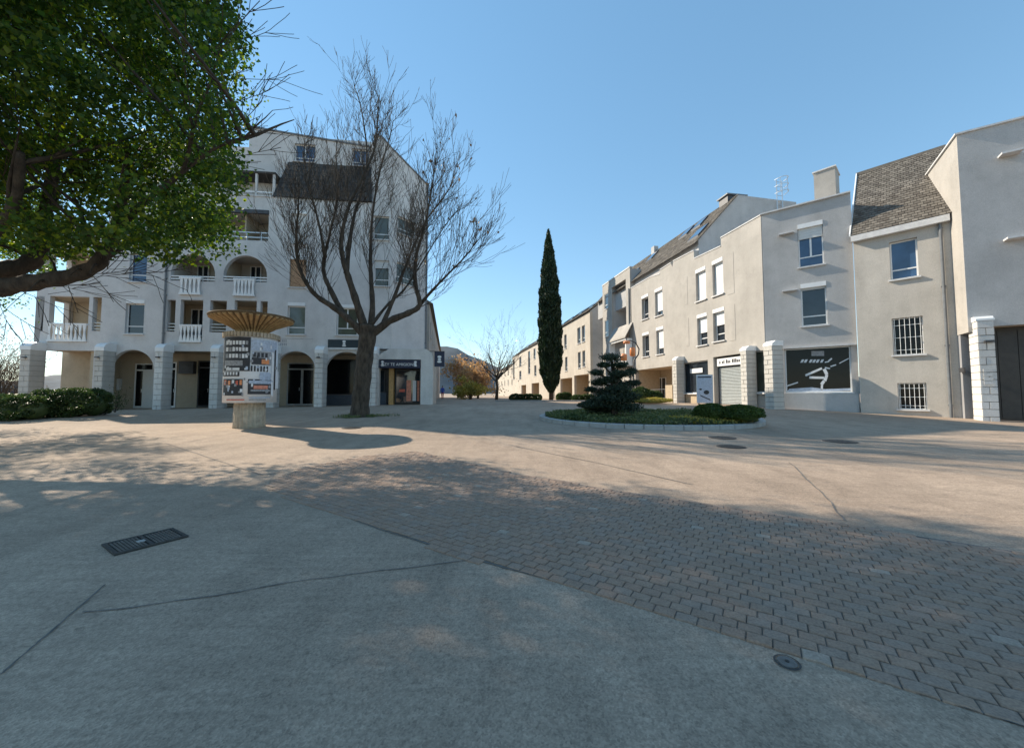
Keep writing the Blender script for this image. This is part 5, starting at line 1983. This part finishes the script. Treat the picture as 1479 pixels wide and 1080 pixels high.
# crown from leaf clumps
clumps = []
rr = random.Random(9)
for (cc, cr, cnt) in (((-9.75, 7.3, 7.3), (4.5, 3.7, 4.3), 430), ((-13.6, 7.0, 8.6), (3.0, 3.2, 3.6), 360), ((-19.3, 12.0, 7.2), (3.2, 3.0, 3.2), 60)):  # second cluster is unseen out-of-frame crown, added dense to shade the foreground
    k = 0
    while k < cnt:
        v = np.array([rr.uniform(-1, 1) for _ in range(3)])
        d = (abs(v[0]) ** 2.4 + abs(v[1]) ** 2.4 + abs(v[2]) ** 2.8) ** .4
        if d > .93 or d < .25: continue
        if rr.random() > d ** 1.2: continue
        c = np.array(cc) + v * np.array(cr)
        if c[2] < 3.95: continue
        if c[2] < 8.3 and rr.random() < .22: continue
        if (c[1] > 8.6 or c[2] < 5.2) and rr.random() < .45: continue
        clumps.append(c)
        k += 1
P = []
for c in clumps:
    r = rr.uniform(.4, .9)
    n = int(640 * r * r)
    v = RNG.normal(size=(n, 3)) * np.array((.5, .5, .3)) * r
    P.append(c + v)
# leaf fringes on the lower right edge seen in the picture
for (px, py, s) in ((240, 358, 1), (205, 350, 1), (275, 335, 1), (330, 290, .5), (335, 245, .7), (180, 345, .8), (310, 315, .4), (95, 330, .9), (130, 340, .6), (255, 300, 1.1), (300, 260, 1.1), (215, 320, 1.1), (60, 340, .7), (20, 330, 1), (325, 60, .6), (330, 110, .6), (320, 160, .6), (325, 15, .6)):
    c = np.array(at_depth(px, py, LY + rr.uniform(-1.0, .7)))
    P.append(c + RNG.normal(size=(int(420 * s), 3)) * np.array((.3, .45, .19)) * math.sqrt(s))
P = np.vstack(P)
lim = 1.15 + .36 * P[:, 1] + .12 * np.sin(P[:, 0] * 2.3) + .1 * np.sin(P[:, 1] * 3.1 + P[:, 0]) + .08 * RNG.normal(size=len(P))
P = P[(P[:, 2] > lim) | (P[:, 0] < -15.6)]
# keep the crown outline on the right
keep = (CX + FPX * P[:, 0] / P[:, 1]) < 328 + 13 * np.sin(P[:, 2] * 1.9 + 3.6) + 8 * np.sin(P[:, 2] * 4.7 + P[:, 1]) + 14 * RNG.normal(size=len(P))
P = P[keep]
leaf_mesh('crown', P, .086, 'leaf_green', lt, aspect=.75)

# ================================================================== HEDGES AND SHRUBS, LEFT SIDE
def hedge(name, px0, px1, pyb, pyt, Y, depth, label, mat='leaf_hedge', n=13000, size=.07, group=None):
    a, b = at_depth(px0, pyb, Y), at_depth(px1, pyb, Y)
    zt_ = at_depth((px0 + px1) / 2, pyt, Y).z
    zb0 = min(g(a.x, Y), g(b.x, Y)) - .02
    h = zt_ - zb0
    cx_, wx = (a.x + b.x) / 2, (b.x - a.x) / 2
    e = empty(name, (cx_, Y, zb0), label, 'hedge', group)
    m = MB()
    k = max(2, int(wx * 2 / .5))
    for i in range(k):
        x = a.x + (b.x - a.x) * (i + .5) / k
        ek = min(1, (1 - abs((i + .5) / k * 2 - 1)) * wx / .35 + .02) ** .4
        ico_blob(m, (x, Y, zb0 + h * .42), (wx / k * 1.1, depth * .62 * ek, h * .38 * ek), .05, i + int(abs(x) * 10), 2)
    m.build('inner_mass', mat, e, True)
    N_ = n
    U = RNG.uniform(-1, 1, N_); Th = RNG.uniform(-.9, math.pi + .9, N_); rad = RNG.uniform(.8, 1.06, N_)
    endk = np.clip((1 - np.abs(U)) * wx / .35, 0, 1) ** .4
    wob = 1 + .1 * np.sin(U * wx * 5) + .06 * np.sin(U * wx * 13 + 1)
    ct, sn = np.cos(Th), np.sin(Th)
    sg_ = lambda x, p: np.sign(x) * np.abs(x) ** p
    x = cx_ + U * wx
    y = Y + sg_(ct, .5) * depth * rad * endk
    z = zb0 + h * .5 + sg_(sn, .5) * h * .5 * rad * wob * endk
    D = np.stack([np.zeros(N_), ct, sn], 1)
    leaf_mesh('foliage', np.stack([x, y, z], 1), size, mat, e, D=D, dirw=.3)
    return e
hedge('box_hedge', 62, 147, 600, 563, 14.8, .7, 'dark green clipped hedge by the stone pillars of the arcade')
hedge('box_hedge', -60, 60, 611, 571, 13.6, .7, 'sunlit green hedge at the open end, away from the arcade', n=12000)
def small_plant(px, py, Y, hpx, label, mat='leaf_hedge'):
    b = at_depth(px, py, Y); z = g(b.x, Y)
    e = empty('potted_shrub', (b.x, Y, z), label, 'plant')
    m = MB(); h = hpx * Y / FPX
    for k in range(7):
        branch(m, Vector((b.x, Y, z)), Vector((random.uniform(-.6, .6), random.uniform(-.6, .6), 1)), h, .012, 1, random, .2, 4, .5, None, 4, (2, 3))
    m.build('stem', 'bark_dark', e)
    P = RNG.normal(size=(350, 3)) * np.array((.22, .22, .25)) * h / .8 + np.array((b.x, Y, z + h * .65))
    leaf_mesh('foliage', P, .07, mat, e)
small_plant(166, 597, 17.5, 24, 'small dark leafy shrub beside the arch of the arcade')
def bare_shrub(name, px, py, Y, hpx, wpx, label, n=30, mat='bark', leaves=0, lmat='leaf_brown', group=None, cat='shrub'):
    b = at_depth(px, py, Y); z = g(b.x, Y)
    h = hpx * Y / FPX; w = wpx * Y / FPX / 2
    e = empty(name, (b.x, Y, z), label, cat, group)
    m = MB(); rr = random.Random(int(px)); tips = []
    for k in range(n):
        d = Vector((rr.uniform(-1, 1) * w / h, rr.uniform(-1, 1) * w / h, 1))
        branch(m, Vector((b.x + rr.uniform(-.4, .4) * w, Y + rr.uniform(-.3, .3) * w, z)), d, h * rr.uniform(.6, .95), h * .008, 2, rr, .05, 5, .5, tips, 4, (2, 4))
    m.build('stem', mat, e)
    if leaves:
        T = np.array([tips[i % len(tips)] for i in range(leaves)]) + RNG.normal(size=(leaves, 3)) * h * .04
        leaf_mesh('foliage', T, h * .03, lmat, e)
    return e
bare_shrub('bare_shrub', -10, 600, 22, 85, 60, 'tall brown twiggy shrub behind the sunlit hedge', 40, leaves=900)
bare_shrub('bare_shrub', 22, 598, 24, 62, 40, 'low brown twiggy shrub next to the leftmost stone pillar', 26, leaves=500)

# ================================================================== FAR STREET PLANTING
def round_tree(name, px, pyb, Y, pyc, wpx, hpx, label, mat, n=3000, size=.5, group=None, dens=1.0, bare=False):
    b = at_depth(px, pyb, Y); z = g(b.x, Y)
    c = at_depth(px, pyc, Y)
    rx, rz = wpx * Y / FPX / 2, hpx * Y / FPX / 2
    e = empty(name, (b.x, Y, z), label, 'tree', group)
    m = MB(); rr = random.Random(int(px * 3)); tips = []
    top = Vector((b.x, Y, c.z - rz * .55))
    m.tube([(b.x, Y, z - .1), (b.x + .1, Y, z + (top.z - z) * .5), top], [.2, .16, .13], 8)
    for k in range(12 if bare else 7):
        a = k * 2.4
        d = Vector((math.cos(a) * .8, math.sin(a) * .8, rr.uniform(.4, 1.2)))
        branch(m, top - Vector((0, 0, rr.uniform(0, .6))), d, rx * rr.uniform(.85, 1.1) * (1.25 if bare else 1), .09, 3 if bare else 2, rr, .12, 5, .55, tips, 4, (3, 4))
    m.build('trunk', 'bark', e, True)
    if n:
        cl = [np.array((c.x, c.y, c.z)) + np.array([rr.gauss(0, .42) for _ in range(3)]) * np.array((rx, rx, rz)) for _ in range(26)]
        P = np.vstack([q + RNG.normal(size=(n // 26, 3)) * np.array((rx, rx, rz)) * .2 for q in cl])
        leaf_mesh('crown', P, size, mat, e)
    return e
round_tree('autumn_tree', 668, 577, 62, 541, 46, 46, 'orange brown autumn tree in the street, nearest the projecting blue sign', 'leaf_autumn', 2300, .34, 'trees down the street')
round_tree('autumn_tree', 690, 577, 56, 545, 44, 42, 'orange brown autumn tree in the street, close behind the spreading bare tree', 'leaf_autumn', 2000, .34, 'trees down the street')
round_tree('yellow_tree', 679, 578, 48, 562, 42, 26, 'low yellow green bush-like tree under the autumn trees', 'leaf_yellow', 2400, .28, 'trees down the street')
round_tree('bare_street_tree', 717, 578, 44, 526, 84, 66, 'spreading brown bare tree in the street, beside the autumn trees', 'leaf_brown', 500, .16, 'trees down the street', bare=True)
for i, (a, b, yb, yt, Y, lab) in enumerate(((735, 783, 580, 569, 37, 'low clipped green hedge between the cypress and the bare street tree'), (803, 826, 582, 567, 34, 'short low clipped green hedge between the cypress and the hedge of the arcaded house'), (826, 862, 581, 570, 33, 'green hedge in front of the arcaded house, ending at the pine'),
                                             (893, 956, 578, 564, 23.5, 'dark green hedge in front of the porch railing'))):
    hedge('street_hedge', a, b, yb, yt, Y, .5, lab, 'leaf_hedge', 6000, .1, 'hedges along the street')
bushpx('yellow_shrub', 945, 583, 21.2, 50, 9, 'pale yellow green low shrub in front of the porch hedge', 2600, .07, 'leaf_yellow', depth=.5)
bushpx('round_shrub', 925, 578, 22.3, 26, 20, 'round green shrub beside the porch hedge', 2600, .07, 'leaf_hedge')
# low kerb of the far bed
m = MB()
a, b = at_depth(715, 582, 34), at_depth(895, 582, 31)
Fk = Fr(a.x, a.y, math.atan2(b.y - a.y, b.x - a.x))
for k in range(12):
    u = (b - a).length * k / 12
    p = Fk.pt(u, 0, 0)
    MB().box(Fk, u + .01, u + (b - a).length / 12 - .01, 0, .25, g(p.x, p.y) - .1, g(p.x, p.y) + .13).build('kerb_stone', 'kerb_stone', og)

# ================================================================== SMALL STREET THINGS, RIGHT SIDE
# poster board standing before the street shop
pb = at_depth(1018, 585, 20.2)
F = Fr(pb.x, pb.y, R(-30))
z = g(pb.x, pb.y)
q = F.rect(1006, 541, 1030, 583)
ps = empty('poster_stand', (pb.x, pb.y, z), 'white upright poster board with dark graphics beside the roller shutter', 'poster stand')
u0, u1, v1 = q[0], q[1], q[3]
MB().box(F, u0, u1, -.03, .03, z + .1, v1).build('board', 'galvanised', ps)
MB().box(F, u0 + .03, u1 - .03, -.036, -.0305, z + .15, v1 - .04).build('poster', 'blue_print', ps)
for du in (u0 + .08, u1 - .12):
    MB().box(F, du, du + .04, -.2, .2, z, z + .1).build('foot', 'dark_metal', ps)
m = MB()
H_ = v1 - z
W_ = u1 - u0
def disc(uc, vc, ru, rv):
    m.add([F.pt(uc + ru * math.cos(t), -.041, vc + rv * math.sin(t)) for t in [i * .5236 for i in range(12)]], [tuple(range(12))])
disc(u0 + W_ * .6, z + H_ * .42, W_ * .17, H_ * .07)
disc(u0 + W_ * .25, z + H_ * .52, W_ * .09, H_ * .03)
m.quad(F.pt(u0 + W_ * .2, -.041, z + H_ * .34), F.pt(u0 + W_ * .25, -.041, z + H_ * .29), F.pt(u0 + W_ * .85, -.041, z + H_ * .15), F.pt(u0 + W_ * .8, -.041, z + H_ * .2))
m.quad(F.pt(u0 + W_ * .1, -.041, v1 - H_ * .1), F.pt(u0 + W_ * .9, -.041, v1 - H_ * .1), F.pt(u0 + W_ * .9, -.041, v1 - H_ * .06), F.pt(u0 + W_ * .1, -.041, v1 - H_ * .06))
m.build('graphics', 'black_print', ps)
# curved lamp post with orange lanterns
lb = at_depth(916, 580, 24.5); lb.z = g(lb.x, 24.5)
lp_ = empty('lamp_post', lb, 'curved dark lamp post carrying orange lanterns before the porch', 'street lamp')
m = MB()
arc = [Vector((lb.x, 24.5, lb.z)), at_depth(915, 540, 24.5), at_depth(915.5, 521, 24.5), at_depth(922, 512, 24.5), at_depth(923, 504, 24.5), at_depth(918, 495, 24.5), at_depth(910, 491.5, 24.5), at_depth(903, 493, 24.5)]
m.tube(arc, [.06, .05, .05, .045, .045, .04, .035, .03], 8)
m.build('post', 'dark_metal', lp_, True)
def lantern(px, py, w, h):
    c = at_depth(px, py, 24.5)
    r = w * 24.5 / FPX / 2; hh = h * 24.5 / FPX / 2
    l = MB().lathe((c.x, c.y, c.z), [(r * .6, -hh), (r, -hh * .8), (r, hh * .6), (r * .7, hh)], 12).build('lantern', 'orange_glass', lp_, True)
    MB().tube([c + Vector((0, 0, hh)), c + Vector((0, 0, hh + .25))], .015, 5).build('hanger', 'dark_metal', lp_)
    MB().tube([c + Vector((0, 0, hh + .25)), at_depth(903, 493, 24.5)], .012, 5).build('hanger', 'dark_metal', lp_)
lantern(913.5, 508, 8, 13); lantern(901, 516, 9, 10); lantern(905, 494.5, 10, 4)

# person down the street
pg = at_depth(639, 578, 52); pz = g(pg.x, 52)
pe = empty('person', (pg.x, 52, pz), 'person in blue jacket and dark red trousers walking by the shop corner', 'person')
sk = bpy.data.meshes.new('body')
J = [(0, 0, .92), (0, 0, 1.15), (0, 0, 1.42), (0, 0, 1.53), (0, -.02, 1.66), (.19, 0, 1.4), (.25, .03, 1.12), (.24, -.1, .88), (-.19, 0, 1.4), (-.25, -.03, 1.12), (-.24, .12, .9), (.1, 0, .86), (.11, -.14, .48), (.11, -.16, .08), (.11, -.28, .04), (-.1, 0, .86), (-.11, .1, .48), (-.11, .24, .1), (-.11, .12, .04)]
E = [(0, 1), (1, 2), (2, 3), (3, 4), (2, 5), (5, 6), (6, 7), (2, 8), (8, 9), (9, 10), (0, 11), (11, 12), (12, 13), (13, 14), (0, 15), (15, 16), (16, 17), (17, 18)]
RS = [.15, .15, .16, .06, .1, .075, .055, .045, .075, .055, .045, .1, .07, .05, .045, .1, .07, .05, .045]
sk.from_pydata(J, E, [])
so_ = link('body', sk, (pg.x, 52, pz), pe)
so_.modifiers.new('skin', 'SKIN')
for i, r in enumerate(RS): sk.skin_vertices[0].data[i].radius = (r, r * .8 if i < 3 else r)
sk.skin_vertices[0].data[0].use_root = True
sb = so_.modifiers.new('sub', 'SUBSURF'); sb.levels = 2; sb.render_levels = 2
dg = bpy.context.evaluated_depsgraph_get()
me = bpy.data.meshes.new_from_object(so_.evaluated_get(dg))
so_.modifiers.clear()
so_.data = me
me.name = 'body'
for mm in ('skin', 'cloth_blue', 'cloth_red', 'black_print'): me.materials.append(MATS[mm])
for f in me.polygons:
    z = f.center.z
    f.material_index = 3 if z < .1 else 2 if z < .88 and abs(f.center.x) < .2 else 0 if z > 1.5 or (z < .95 and abs(f.center.x) > .2) else 1
    f.use_smooth = True
m = MB(); ico_blob(m, (pg.x, 52.03, pz + 1.7), (.1, .11, .09), .03, 3, 2); m.build('hair', 'hair_dark', pe, True)

# ================================================================== DISTANT HILL
m = MB()
n = 120
vs = []
def hill_h(x): return 32 + 86 * math.exp(-((x + 190) / 170) ** 2) + 8 * math.sin(x * .011) + 4 * math.sin(x * .035) + 2.5 * math.sin(x * .09 + 1)
xs = [-1500 + 3000 * i / n for i in range(n + 1)]
for x in xs: vs.append((x, 760 + 30 * math.sin(x * .01), 0))
for x in xs: vs.append((x, 800, hill_h(x) * .55))
for x in xs: vs.append((x, 870, hill_h(x)))
for x in xs: vs.append((x, 1100, -5))
m.add(vs, [(r * (n + 1) + i, r * (n + 1) + i + 1, (r + 1) * (n + 1) + i + 1, (r + 1) * (n + 1) + i) for r in range(3) for i in range(n)])
o = m.build('hill', 'hill_forest', None, True)
tag(o, 'dark wooded hill beyond the street', None, None, 'structure')
bpy.context.view_layer.update()
